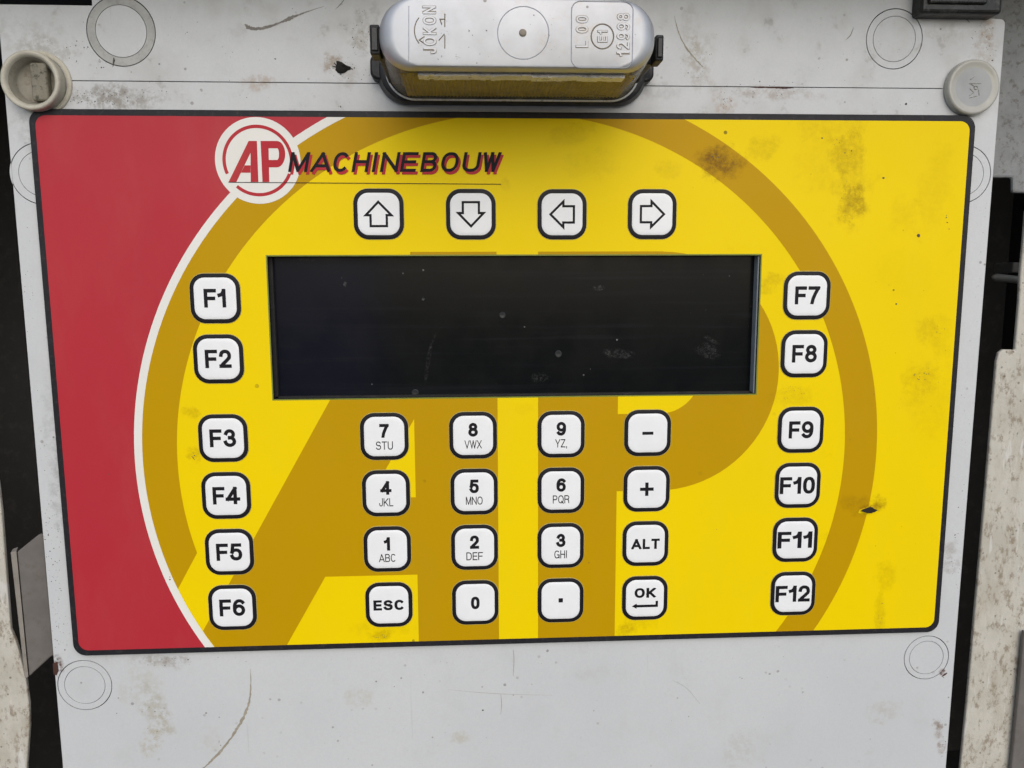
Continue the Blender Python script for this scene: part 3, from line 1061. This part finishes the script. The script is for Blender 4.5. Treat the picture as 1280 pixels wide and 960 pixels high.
def split_top(mb_, letter):
    lo, hi = MB(), MB()
    for f_ in mb_.f:
        pts = [mb_.v[i] for i in f_]
        (hi if sum(p[2] for p in pts) / len(pts) > WZ1 else lo).add(pts, [tuple(range(len(pts)))])
    link('large_letter', lo.mesh('large_letter'), M['mustard'], pan, label='large mustard letter %s printed behind the keys' % letter)
    link('letter_top', hi.mesh('letter_top'), M['mustard'], pan, label='top strip of the large letter %s above the display' % letter)


# big mustard A and P behind the keys
inner_circle = [pol(2 * math.pi * k / 96, r_out(2 * math.pi * k / 96) - .0001) for k in range(96)]
sl = .5765


def xl(z):
    return -.0345 + (z - .0463) * sl


def xi(z):
    return -.0348 + (z + .0121) * sl


mb = MB()
zt, zb = .0463, -.0990
on_panel(mb, [(xl(zb), zb), (xi(zb), zb), (-.0348, -.0121), (-.0348, zt), (-.0345, zt)], Y2, inner_circle)
on_panel(mb, [(-.0348, zb), (-.0052, zb), (-.0052, zt), (-.0348, zt)], Y2)
on_panel(mb, [(xi(-.0697), -.0697), (-.0348, -.0697), (-.0348, -.0407), (xi(-.0407), -.0407)], Y2)
split_top(mb, 'A')
mb = MB()
on_panel(mb, [(.0093, zb), (.0380, zb), (.0380, zt), (.0093, zt)], Y2)
on_panel(mb, [(.0380, .0177), (.0533, .0177), (.0533, zt), (.0380, zt)], Y2)
on_panel(mb, [(.0380, -.0398), (.0533, -.0398), (.0533, -.0113), (.0380, -.0113)], Y2)
for k in range(40):
    a0, a1 = -math.pi / 2 + math.pi * k / 40, -math.pi / 2 + math.pi * (k + 1) / 40
    f = lambda a, r: (.0533 + r * math.cos(a), .0032 + r * math.sin(a))
    on_panel(mb, [f(a0, .0145), f(a0, .0430), f(a1, .0430), f(a1, .0145)], Y2)
split_top(mb, 'P')

# round logo
lg0 = q(322.5, 201)
LY = -.00014
logo = MB()
logo.sheet(circ(lg0[0], lg0[1], .01415, 64), LY)
logo = link('logo_disc', logo.mesh('logo_disc'), M['white_print'], pan)
mb = MB()
for k in range(96):
    a0, a1 = 2 * math.pi * k / 96, 2 * math.pi * (k + 1) / 96
    dg_ = math.degrees((a0 + a1) / 2)
    if 203 < dg_ < 227 or 337 < dg_ < 350:
        continue
    f = lambda a, r: (lg0[0] + r * math.cos(a), lg0[1] + r * math.sin(a))
    mb.sheet([f(a0, .0106), f(a0, .0117), f(a1, .0117), f(a1, .0106)], LY - .00003)
link('logo_ring', mb.mesh('logo_ring'), M['logo_red'], logo)


def zq(x, y):
    return q(250 + x / 3.282, 130 + y / 3.282)


LZ = LY - .00006
mb = MB()
mb.sheet([zq(118, 320), zq(200, 152), zq(234, 152), zq(214, 190), zq(208, 200), zq(150, 320)], LZ)
mb.sheet([zq(214, 190), zq(234, 152), zq(240, 320), zq(209, 320), zq(208, 200)], LZ)
mb.sheet([zq(184, 252), zq(208, 252), zq(208, 282), zq(169, 282)], LZ - .00001)
link('logo_letter', mb.mesh('logo_letter'), M['logo_red'], logo, label='red letter A of the round logo')
mb = MB()
mb.sheet([zq(249, 152), zq(281, 152), zq(285, 320), zq(257, 320)], LZ)
mb.sheet([zq(281, 152), zq(318, 152), zq(316, 182), zq(281, 182)], LZ)
mb.sheet([zq(281, 230), zq(317, 230), zq(317, 260), zq(282, 260)], LZ - .00002)
for k in range(14):
    a0, a1 = math.pi / 2 - math.pi * k / 14, math.pi / 2 - math.pi * (k + 1) / 14
    f = lambda a, r, s_: zq(316 + r * math.cos(a), 206 - s_ * math.sin(a))
    mb.sheet([f(a0, 9, 24.5), f(a0, 34, 54), f(a1, 34, 54), f(a1, 9, 24.5)], LZ - .00001)
link('logo_letter', mb.mesh('logo_letter'), M['logo_red'], logo, label='red letter P of the round logo')
# thin rule
mb = MB()
a, b = zq(118, 320), zq(1235, 328)
mb.sheet([a, b, (b[0], b[1] - .00022), (a[0], a[1] - .00022)], LZ - .00005)
link('thin_rule', mb.mesh('thin_rule'), M['ink'], pan)
# maker's name
NAME = [('M', 362, 78), ('A', 455, 76), ('C', 542, 62), ('H', 622, 66), ('I', 702, 18), ('N', 738, 72), ('E', 820, 64), ('B', 903, 63),
        ('O', 984, 70), ('U', 1072, 70), ('W', 1154, 68)]
for nm, mat, dx, dy, yy in (('name_shadow', 'logo_red', 8.0, 10.5, LZ - .00007), ('name_lettering', 'ink', 0, 0, LZ - .00011)):
    mb = MB()
    for ch, x_, w_ in NAME:
        for s_, p_ in glyph_polys(ch, 81, w_, 12.8):
            mb.sheet([zq(x_ + u_ + v_ * .17 + dx, 279 - v_ + dy) for u_, v_ in p_], yy - s_ * 5e-6)
    link(nm, mb.mesh(nm), M[mat], pan)

# display -------------------------------------------------------
DD = .0047
mb = MB()
mb.box(WX0 - .0008, WX1 + .0008, DD, DD + .0012, WZ0 - .0008, WZ1 + .0008)
disp = link('display', mb.mesh('display'), M['display'], pan)
for nm, (x0_, x1_, z0_, z1_), mt in (('left', (WX0 - .0008, WX0 + .0009, WZ0, WZ1), 'void'), ('right', (WX1 - .0005, WX1 - .00005, WZ0 + .0001, WZ1 - .0001), 'wall_lit'),
                                     ('top', (WX0, WX1, WZ1 - .0001, WZ1 + .0007), 'void'), ('bottom', (WX0, WX1, WZ0 - .0006, WZ0 + .0005), 'void')):  # right reveal coloured as lit, the other three as shaded
    mb = MB()
    y0_ = {'top': PY + .00005, 'right': .0011}.get(nm, PY + .0014)
    mb.box(x0_, x1_, y0_, DD - .00005, z0_, z1_)
    link('window_reveal', mb.mesh('window_reveal'), M[mt], disp)
mb = MB()
o_, i_ = [(WX0 - e, WZ0 - e), (WX1 + e, WZ0 - e), (WX1 + e, WZ1 + e), (WX0 - e, WZ1 + e)], [(WX0, WZ0), (WX1, WZ0), (WX1, WZ1), (WX0, WZ1)]
for k in range(4):
    mb.sheet([o_[k], o_[(k + 1) % 4], i_[(k + 1) % 4], i_[k]], -.00003)
link('window_edge', mb.mesh('window_edge'), M['edge_green'], disp)
# dried droplets on the display
for (px, py, r_) in ((628, 394, .0012), (698, 442.5, .0013), (519, 491, .0013), (529, 373.5, .0007), (432, 353, .0006)):
    cx_, cz_ = q(px, py, DD)
    mb = MB()
    K = 18
    for k in range(K):
        a0, a1 = 2 * math.pi * k / K, 2 * math.pi * (k + 1) / K
        f = lambda a, r, y_: (cx_ + r * math.cos(a), y_, cz_ + r * math.sin(a))
        mb.add([f(a0, r_, DD), f(a1, r_, DD), f(a1, r_ * .8, DD - .00015), f(a0, r_ * .8, DD - .00015), (cx_, DD - .00008, cz_)],
               [(0, 1, 2, 3), (3, 2, 4)])
    link('dried_droplet', mb.mesh('dried_droplet'), M['droplet'] if 'droplet' in M else M.setdefault('droplet', simple('dried_droplet', (.016, .0175, .019), .35)), disp)

# keys ----------------------------------------------------------
cols = {'1': -.0454, '2': -.0139, '3': .0176, '4': .0490, 'L': -.1016, 'R': .1052}
rows = {'a': .0590, '1': .0307, '2': .0099, '3': -.0182, '4': -.0389, '5': -.0597, '6': -.0807}
KS = .0085
HALO = loft([(0, 0, KS + .00016, KS + .00016, .0052, 0), (0, 0, KS + .0001, KS + .0001, .0051, -.00007)], 8, cap0=False)
RING = loft([(0, 0, KS, KS, .0050, 0), (0, 0, KS, KS, .0050, -.00010), (0, 0, KS - .00015, KS - .00015, .00485, -.00016),
             (0, 0, KS - .0012, KS - .0012, .0040, -.00018)], 8, cap0=False)
CAP = loft([(0, 0, KS - .00140, KS - .00140, .0037, -.00022), (0, 0, KS - .00147, KS - .00147, .0036, -.00034),
            (0, 0, KS - .0018, KS - .0018, .0034, -.00046), (0, 0, KS - .0026, KS - .0026, .0028, -.00050),
            (0, 0, KS - .0040, KS - .0040, .0020, -.00051)], 8, cap0=False)
for me in (HALO, RING, CAP):
    for p in me.polygons:
        p.use_smooth = True
HALO.name, RING.name, CAP.name = 'key_halo', 'key_ring', 'key'
CAP.materials.append(M['key']); RING.materials.append(M['key_ring']); HALO.materials.append(M['halo'])
TY = -.00056


def arrow_mesh(rot):
    """hollow block arrow"""
    t = .00078
    o_ = [(0, 4.1), (4.35, -.35), (2.75, -.35), (2.75, -4.0), (-2.75, -4.0), (-2.75, -.35), (-4.35, -.35)]
    o_ = [(a_ * MM, (b_ - .05) * MM) for a_, b_ in o_]
    ca, sa = math.cos(rot), math.sin(rot)
    mb_ = MB()
    pts = o_ + [o_[0]]
    cl = [pts[i] for i in range(len(pts))]
    for qd in ribbon(cl, t / 2):
        mb_.sheet([(a_ * ca - b_ * sa, a_ * sa + b_ * ca) for a_, b_ in qd], TY)
    return mb_.mesh('legend')


def legend(txt, h, t, dx=0, dz=0, width=None, wscale=1.0, gap=.13):
    return text_mesh('legend', txt, h * MM, t * MM, dx * MM, dz * MM, TY, wscale, gap, width * MM if width else None)


KEYS = []
for (c_, r_, nm, rot) in (('1', 'a', 'up', 0), ('2', 'a', 'down', math.pi), ('3', 'a', 'left', math.pi / 2), ('4', 'a', 'right', -math.pi / 2)):
    KEYS.append((cols[c_], rows[r_], 'white key marked with an arrow pointing ' + nm, [arrow_mesh(rot)]))
for i in range(12):
    c_, r_ = ('L', str(i + 1)) if i < 6 else ('R', str(i - 5))
    txt = 'F%d' % (i + 1)
    wd = 13.1 if i > 8 else None
    dz = .2 * (r_ in '3456') * MM
    KEYS.append((cols[c_], rows[r_] + dz, 'white key marked ' + txt, [legend(txt, 6.35, 1.24, -.25 if i > 8 else 0, .1, wd, 1.0,   .10 if i > 8 else .09)]))
for (c_, r_, a_, b_) in (('1', '3', '7', 'STU'), ('2', '3', '8', 'VWX'), ('3', '3', '9', 'YZ,'), ('1', '4', '4', 'JKL'), ('2', '4', '5', 'MNO'), ('3', '4', '6', 'PQR'),
                         ('1', '5', '1', 'ABC'), ('2', '5', '2', 'DEF'), ('3', '5', '3', 'GHI')):
    KEYS.append((cols[c_], rows[r_] - .0001, 'white key marked %s %s' % (a_, b_),
                 [legend(a_, 5.0, 1.1, 0, 2.1), legend(b_, 3.0, .37, 0, -3.2, {'GHI': 4.7, 'YZ,': 4.3, 'JKL': 5.0}.get(b_, 6.0), 1.0, .12)]))
mbm = MB(); mbm.sheet([(-.0020, -.00055), (.0020, -.00055), (.0020, .00055), (-.0020, .00055)], TY)
KEYS.append((cols['4'], rows['3'] - .0001, 'white key marked with a minus sign', [mbm.mesh('legend')]))
mbm = MB(); mbm.sheet([(-.0025, -.0006), (.0025, -.0006), (.0025, .0006), (-.0025, .0006)], TY); mbm.sheet([(-.0006, -.0025), (.0006, -.0025), (.0006, .0025), (-.0006, .0025)], TY - .00001)
KEYS.append((cols['4'], rows['4'] - .0001, 'white key marked with a plus sign', [mbm.mesh('legend')]))
KEYS.append((cols['4'], rows['5'] - .0001, 'white key marked ALT', [legend('ALT', 3.9, .85, 0, 0, 10.4)]))
mbm = MB()
for pts in ([(-.0049, -.0029), (-.0031, -.0039), (-.0031, -.0019)], [(-.0032, -.0034), (.0049, -.0034), (.0049, -.0024), (-.0032, -.0024)],
            [(.0040, -.0024), (.0049, -.0024), (.0049, -.0010), (.0040, -.0010)]):
    mbm.sheet(pts, TY)
KEYS.append((cols['4'], rows['6'] - .0001, 'white key marked OK with an enter arrow', [legend('OK', 3.8, .85, 0, 2.2, 7.9), mbm.mesh('legend')]))
KEYS.append((cols['1'], rows['6'] - .0001, 'white key marked ESC', [legend('ESC', 3.9, .88, 0, 0, 11.2)]))
KEYS.append((cols['2'], rows['6'] - .0001, 'white key marked 0', [legend('0', 4.8, 1.1, 0, 0)]))
mbm = MB(); mbm.sheet([(-.0008, -.0006), (.0008, -.0006), (.0008, .0010), (-.0008, .0010)], TY)
KEYS.append((cols['3'], rows['6'] - .0001, 'white key marked with a full stop', [mbm.mesh('legend')]))
for x_, z_, lb, meshes in KEYS:
    loc = (x_ + rnd.uniform(-.00008, .00008), Y3 - .00003, z_ + rnd.uniform(-.00008, .00008))
    k = link('key', CAP, None, pan, loc, lb)
    link('key_ring', RING, None, k, loc)
    link('key_halo', HALO, None, k, loc)
    for me in meshes:
        link('legend', me, M['ink'], k, loc)

# marks on the print: insect dots and the puncture at the right
mb = MB()
specks([(1028, 172, 1, 1, 1, 1.0, 1.1), (1103, 223, 2, 1, 2, 1.2, 1.4), (1149, 294.5, 2, .5, 2, 1.0, 1.2), (1120, 379, 1, 1, 1, .8, .9),
        (1186, 275, 8, 12, 4, .4, .6), (1159, 465, 3, 6, 6, .3, .8), (1150, 472, 8, 8, 12, .2, .6), (1045, 178, 6, 4, 4, .2, .4), (1060, 192, 6, 6, 14, .15, .4),
        (893, 198, 8, 6, 40, .15, .45), (903, 206, 18, 10, 60, .12, .35), (1062, 250, 12, 26, 30, .12, .3), (990, 492, 18, 9, 30, .15, .35),
        (736, 704, 1, 1, 1, .5, .6), (1046, 738, 2, 2, 1, .4, .5), (895, 661, 1, 1, 1, .4, .5), (1101, 770, 4, 18, 12, .15, .4),
        (591, 620, 1, 1, 1, .9, 1.0), (243, 570, 4, 5, 6, .3, .6), (212, 723, 2, 2, 2, .5, .8), (137, 593, 1, 1, 1, .4, .5), (61, 187, 1, 1, 1, .4, .5), (63, 214, 2, 1, 2, .3, .5),
        (900, 300, 260, 130, 26, .15, .32), (1120, 520, 60, 200, 26, .15, .35), (475, 796, 10, 3, 10, .2, .5), (1175, 440, 8, 40, 16, .15, .4)], Y3, 'fly_dots', pan, M['speck'])
cx_, cz_ = q(1085.5, 637)
vs_, fs_ = [], []
K = 14
for j, (r_, y_) in enumerate(((.0022, Y3 - .00001), (.0015, -.0005), (.0009, -.00055), (.0005, -.00012))):
    for k in range(K):
        a = 2 * math.pi * k / K
        rr = r_ * (1 + .35 * math.sin(2 * a + .6) + .18 * rnd.uniform(-1, 1))
        vs_.append((cx_ + rr * math.cos(a) * 1.3, y_ - (.0002 * rnd.random() if 0 < j < 3 else 0), cz_ + rr * math.sin(a) * .8))
for j in range(3):
    for k in range(K):
        a, b = j * K + k, j * K + (k + 1) % K
        fs_.append((a, b, b + K, a + K))
fs_.append(tuple(3 * K + k for k in range(K)))
tear = link('foil_tear', mesh_from('foil_tear', vs_, fs_), M['yellow'], pan, label='small crumpled tear in the foil at the right')
mb = MB()
pts = [(cx_ + .0015 * math.cos(a) * (1 + .4 * rnd.uniform(-1, 1)) * 1.6 , cz_ + .0010 * math.sin(a) * (1 + .3 * rnd.uniform(-1, 1))) for a in [2 * math.pi * k / 11 for k in range(11)]]
mb.sheet(pts, -.00078)
link('tear_hole', mb.mesh('tear_hole'), M['fly'], tear)

# ---------------------------------------------------------------- marker lamp
bx, bz = q(641, 93, 0)
lamp = thing('marker_lamp', 'oblong clear and silver marker lamp with black rubber base above the panel', 'lamp', (bx, PY, bz))
fcx, fcz = q(648.5, 41.3, -.045)
link('rubber_base', loft([(bx, bz, .0450, .0098, .0095, PY), (bx, bz, .0453, .0103, .0100, PY - .002), (bx, bz, .0440, .0100, .0097, -.0045),
                          (bx, bz, .0430, .0094, .0092, -.005)], 12), M['rubber'], lamp)
link('base_lug', loft([(bx, bz + .0012, .0472, .0040, .0024, PY), (bx, bz + .0012, .0472, .0040, .0024, -.0030), (bx, bz + .0012, .0466, .0035, .0026, -.0036)], 8), M['rubber'], lamp)


def lerp(a_, b_, t_):
    return a_ + (b_ - a_) * t_


def lsec(d, hw, hh, r):
    t_ = d / .045
    return (lerp(bx, fcx, t_), lerp(bz, fcz, t_), hw, hh, r, -d)


# inside: smoky core, ribs, reflector strip
link('lens_core', loft([lsec(.005, .0385, .0070, .0068), lsec(.040, .0350, .0072, .0068)], 10), M['lens_core'], lamp)
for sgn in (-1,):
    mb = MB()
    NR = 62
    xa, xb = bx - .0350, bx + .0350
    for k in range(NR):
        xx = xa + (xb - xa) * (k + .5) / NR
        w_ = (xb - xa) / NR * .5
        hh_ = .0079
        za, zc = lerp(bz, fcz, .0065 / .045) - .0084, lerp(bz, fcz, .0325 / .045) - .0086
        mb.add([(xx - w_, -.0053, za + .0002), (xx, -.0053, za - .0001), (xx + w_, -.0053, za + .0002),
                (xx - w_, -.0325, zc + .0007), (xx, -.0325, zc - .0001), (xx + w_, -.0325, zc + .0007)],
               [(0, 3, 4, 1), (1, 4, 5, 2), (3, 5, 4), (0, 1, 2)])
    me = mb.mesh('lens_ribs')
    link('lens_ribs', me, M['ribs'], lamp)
x0_, z0_ = q(523, 95, -.036)
x1_, z1_ = q(779, 95, -.036)
mb = MB()
for k in range(40):
    xa, xb = lerp(x0_, x1_, k / 40), lerp(x0_, x1_, (k + 1) / 40)
    yj = rnd.uniform(-.0002, .0002)
    zs_ = lerp(bz, fcz, .0365 / .045) - .0093
    mb.box(xa, xb, -.0384 + yj, -.0338, zs_ - .0007 - yj, zs_ + .0006)
    continue
    zs_ = lerp(bz, fcz, .0355 / .045) - .0089
    mb.add([(xa, -.0335, zs_), (xb, -.0335, zs_), (xb, -.0388 + yj, zs_ + .0004), (xa, -.0388 + yj, zs_ + .0004)], [(0, 3, 2, 1)])
link('reflector_strip', mb.mesh('reflector_strip'), M['reflector'], lamp)
skirt = loft([lsec(.0046, .0414, .0092, .0090), lsec(.0056, .0411, .0091, .0090), lsec(.020, .0405, .0092, .0090), lsec(.034, .0397, .0093, .0088),
              lsec(.0405, .0392, .0093, .0086)], 12, cap0=False, cap1=False)
link('lens_skirt', skirt, M['skirt'], lamp)
link('lens_rim', loft([lsec(.0042, .0422, .0098, .0096), lsec(.0052, .0421, .0097, .0096), lsec(.0056, .0415, .0093, .0092)], 12, cap0=False, cap1=False), M['reflector'], lamp)
link('lens_cover', loft([lsec(.0405, .0392, .0093, .0086), lsec(.0420, .0388, .0093, .0085), lsec(.0434, .0380, .0093, .0084), lsec(.0444, .0370, .0092, .0082),
                         lsec(.0450, .0355, .0089, .0078), lsec(.0451, .0345, .0086, .0074)], 12, cap0=False), M['lens'], lamp)
FD = -.0451
# clips at both ends
for (pxa, pxb, pya, pyb, d0) in ((461.5, 475, 30, 68, .040), (820, 829.5, 43, 76, .034)):
    xa, za = q(pxa, pya, -d0)
    xb, zb_ = q(pxb, pyb, -d0)
    mb = MB()
    mb.box(xa, xb, -d0, -d0 + .007, zb_, za)
    cl = link('side_clip', bevel_mesh(mb.mesh('side_clip'), .0005, 2), M['rubber'], lamp)
    mb = MB()
    s_ = 1 if xa < bx else -1
    e0_, e1_ = (xa + .0003, xb + .0055) if s_ > 0 else (xa - .0055, xb - .0003)
    mb.box(e0_ + .0012 * s_, e1_ + .0012 * s_, -d0 + .006, -.003, zb_ + .0006, za - .0006)
    link('clip_root', bevel_mesh(mb.mesh('clip_root'), .0005, 2), M['rubber'], cl)
    mb = MB()
    mb.box(xa + .0004, xb - .0004, -d0 - .0006, -d0 + .0004, zb_ + .0008, za - .0008)
    link('clip_face', bevel_mesh(mb.mesh('clip_face'), .0003, 1), M['black_plastic'], cl)


def ridge(pts, w_, h_, closed=False):
    """low raised line on the lens front"""
    mb_ = MB()
    if closed:
        pts = pts + [pts[0]]
    for qd in ribbon(pts, w_ / 2):
        c0 = ((qd[0][0] + qd[3][0]) / 2, (qd[0][1] + qd[3][1]) / 2)
        c1 = ((qd[1][0] + qd[2][0]) / 2, (qd[1][1] + qd[2][1]) / 2)
        mb_.add([(qd[0][0], FD, qd[0][1]), (qd[1][0], FD, qd[1][1]), (qd[2][0], FD, qd[2][1]), (qd[3][0], FD, qd[3][1]),
                 (c0[0], FD - h_, c0[1]), (c1[0], FD - h_, c1[1])], [(0, 1, 5, 4), (4, 5, 2, 3)])
    return mb_


def fq(px, py):
    return q(px, py, FD)


link('moulded_ring', ridge([fq(654 + 32 * math.cos(2 * math.pi * k / 48), 41 + 33 * math.sin(2 * math.pi * k / 48)) for k in range(48)], .00028, .00012, True).mesh('moulded_ring'), M['lens'], lamp)
c_ = fq(653.5, 41)
link('centre_pip', loft([(c_[0], c_[1], .00105, .00105, .001, FD), (c_[0], c_[1], .0009, .0009, .00088, FD - .0005), (c_[0], c_[1], .0005, .0005, .0005, FD - .0007)], 5), M['emboss_dirt'], lamp)
c0, c1 = fq(714, 84.5), fq(791.5, 2.5)
link('moulded_frame', ridge(rrect((c0[0] + c1[0]) / 2, (c0[1] + c1[1]) / 2, (c1[0] - c0[0]) / 2, (c1[1] - c0[1]) / 2, .0024, 6), .0003, .00013, True).mesh('moulded_frame'), M['lens'], lamp)
link('moulded_line', ridge([fq(511, 78), fq(511, 8)], .00022, .0001).mesh('moulded_line'), M['lens'], lamp)
a_, b_ = fq(720, 58), fq(736, 20)
PXF = abs(fq(700, 41)[0] - fq(600, 41)[0]) / 100.0


def embossed(name, txt, cxp, cyp, hpx, lpx, t, parent):
    """raised outline lettering reading upwards"""
    cx_, cz_ = fq(cxp, cyp)
    lo = text_mesh(name, txt, hpx * PXF, (t + 1.5) * PXF, cx_, cz_, FD, .9, .22, lpx * PXF, rot=math.pi / 2, thick=.00010)
    hi = text_mesh(name, txt, hpx * PXF - 1.4 * PXF, t * PXF, cx_, cz_, FD - .00010, .9, .22, (lpx - 1.4) * PXF, rot=math.pi / 2, thick=.00012)
    o1 = link(name, lo, M['emboss_dirt'], parent)
    link('letter_face', hi, M['lens'], o1)


embossed('embossed_name', 'JOKON', 537, 37.5, 17, 57, 2.2, lamp)
embossed('embossed_code', 'L 00', 727.5, 39.5, 16, 39, 2.0, lamp)
embossed('embossed_code', '12998', 779, 43.5, 17, 52, 2.0, lamp)
embossed('embossed_mark', 'E1', 753, 45.5, 13, 15, 1.5, lamp)
link('embossed_circle', ridge([fq(753 + 14 * math.cos(2 * math.pi * k / 32), 45.5 + 15.5 * math.sin(2 * math.pi * k / 32)) for k in range(32)], .00042, .0002, True).mesh('embossed_circle'), M['emboss_dirt'], lamp)
mbx = ridge([fq(541 - 23 * math.cos(a), 38 - 24 * math.sin(a)) for a in [math.radians(-40 + 80 * k / 14) for k in range(15)]], .00032, .0002)
for pts in ([(556, 18), (556, 33)], [(556, 45), (556, 60)], [(550, 24), (556, 24)], [(550, 24), (552, 30)], [(549, 50), (555, 43)], [(530, 46), (524, 50), (530, 54)]):
    r2 = ridge([fq(*p) for p in pts], .00032, .0002)
    mbx.add(r2.v, r2.f)
link('embossed_emblem', mbx.mesh('embossed_emblem'), M['emboss_dirt'], lamp, kind=None)

# ---------------------------------------------------------------- corner screws
# loosened sleeve, top left
sd_ = -.0036
sx, sz = q(36.5, 99.7, sd_)
SR = abs(q(74, 99.7, sd_)[0] - q(-1, 99.7, sd_)[0]) / 2
scr = thing('open_screw_sleeve', 'yellowed open nylon screw sleeve standing proud at the top left corner', 'screw', (sx, PY, sz))


def lathe(cx, cz, prof_, n_=40):
    vs__, fs__ = [], []
    for (r_, y_) in prof_:
        for k_ in range(n_):
            a__ = 2 * math.pi * k_ / n_
            vs__.append((cx + r_ * math.cos(a__), y_, cz + r_ * math.sin(a__)))
    for i_ in range(len(prof_) - 1):
        for k_ in range(n_):
            a__, b__ = i_ * n_ + k_, i_ * n_ + (k_ + 1) % n_
            fs__.append((a__, b__, b__ + n_, a__ + n_))
    return vs__, fs__


vs_, fs_ = lathe(sx, sz, [(SR * .97, PY - .0001), (SR * .99, -.0005), (SR * .985, sd_ + .0016), (SR * 1.0, sd_ + .0010), (SR * .985, sd_ + .0003), (SR * .94, sd_),
                          (SR * .88, sd_ + .0001), (SR * .82, sd_ + .0006), (SR * .79, sd_ + .0014)])
me = mesh_from('sleeve', vs_, fs_, True)
link('sleeve', me, M['sleeve'], scr)
vs_, fs_ = lathe(sx, sz, [(SR * .79, sd_ + .0014), (SR * .72, sd_ + .0026), (SR * .67, sd_ + .0040), (SR * .65, PY - .0003), (SR * .02, PY - .0003)])
link('bore', mesh_from('bore', vs_, fs_, True), M['sleeve_in'], scr)
mb = MB()
mb.box(sx - .0008, sx + .0045, -.0016, PY - .0002, sz - SR * .64, sz + SR * .64)
link('slot_bar', bevel_mesh(mb.mesh('slot_bar'), .0008, 3), M['slot_bar'], scr)
vs_, fs_ = lathe(sx + .0008, sz + .0002, [(SR * 1.09, PY - .00005), (SR * 1.08, PY - .0006), (SR * 1.03, PY - .0008), (SR * .93, PY - .0006)])
link('seat_ring', mesh_from('seat_ring', vs_, fs_, True), M['sleeve'], scr)
# flat cap, top right
cd = -.0012
cx_, cz_ = q(1218, 108.5, cd)
CR = abs(q(1250.5, 108, cd)[0] - q(1185.5, 108, cd)[0]) / 2
cap = thing('screw_cap', 'round milky plastic screw cap at the top right corner', 'screw', (cx_, PY, cz_))
vs_, fs_ = lathe(cx_, cz_, [(CR * 1.0, PY - .0001), (CR * 1.02, PY - .0006), (CR * 1.01, PY - .0012), (CR * 1.0, cd + .0007), (CR * .97, cd), (CR * .90, cd - .0001), (CR * .84, cd + .00015),
                            (CR * .70, cd + .00032)])
link('cap_rim', mesh_from('cap_rim', vs_, fs_, True), M['cap'], cap)
vs_, fs_ = lathe(cx_, cz_, [(CR * .70, cd + .00032), (CR * .3, cd + .00045), (CR * .01, cd + .00045)])
link('cap_centre', mesh_from('cap_centre', vs_, fs_, True), M['cap_centre'], cap)
FD_, FD = FD, cd + .00040
mbx = ridge([(cx_ + .0008 + .0006 * math.cos(a), cz_ - .0002 + .0006 * math.sin(a)) for a in [2 * math.pi * k / 10 for k in range(10)]], .0003, .0002, True)
for pts in ([(-.0014, .0012), (.0024, .0012)], [(-.0012, -.0006), (.0002, -.0018), (-.0012, -.0028)], [(.0018, -.0010), (.0022, -.0026)], [(-.0012, .0026), (-.0002, .0034)],
            [(-.0014, .0012), (.0004, .0002)], [(-.0010, -.0036), (.0012, -.0030)]):
    r2 = ridge([(cx_ + a_, cz_ + b_) for a_, b_ in pts], .0003, .00018)
    mbx.add(r2.v, r2.f)
link('moulded_mark', mbx.mesh('moulded_mark'), M['cap'], cap)
FD = FD_

specks([(585, 40, 3, 3, 3, .3, .5), (607, 38, 2, 2, 1, .4, .5), (591, 43, 2, 2, 1, .5, .6), (586, 60, 1, 1, 1, .4, .5), (551, 72, 6, 3, 5, .2, .4), (568, 71, 8, 3, 8, .15, .3),
        (668, 19, 1, 1, 1, .5, .6), (794, 44, 1, 1, 1, .4, .5), (690, 50, 12, 14, 10, .12, .3), (650, 40, 150, 36, 40, .10, .26), (556, 40, 5, 22, 14, .12, .3), (780, 30, 8, 14, 12, .12, .3)],
       -.04515, 'grime_specks', lamp, M['speck'])

# ---------------------------------------------------------------- black block, top right
blk = thing('black_block', 'glossy black plastic block over the top right edge of the lid', 'block', (*q(1203, 0, -.004)[:1], .0, q(1203, 0, -.004)[1]))
a_, b_ = q(1151, 16.5, -.004), q(1256, -40, -.004)
mb = MB()
mb.box(a_[0], b_[0], -.0045, .012, a_[1], b_[1])
link('block_body', bevel_mesh(mb.mesh('block_body'), .0012, 3), M['black_plastic'], blk)
mb = MB()
mb.box(a_[0] + .002, b_[0] - .006, -.0056, -.0044, a_[1] + .0028, b_[1] - .003)
link('raised_face', bevel_mesh(mb.mesh('raised_face'), .0008, 3), M['black_plastic'], blk)
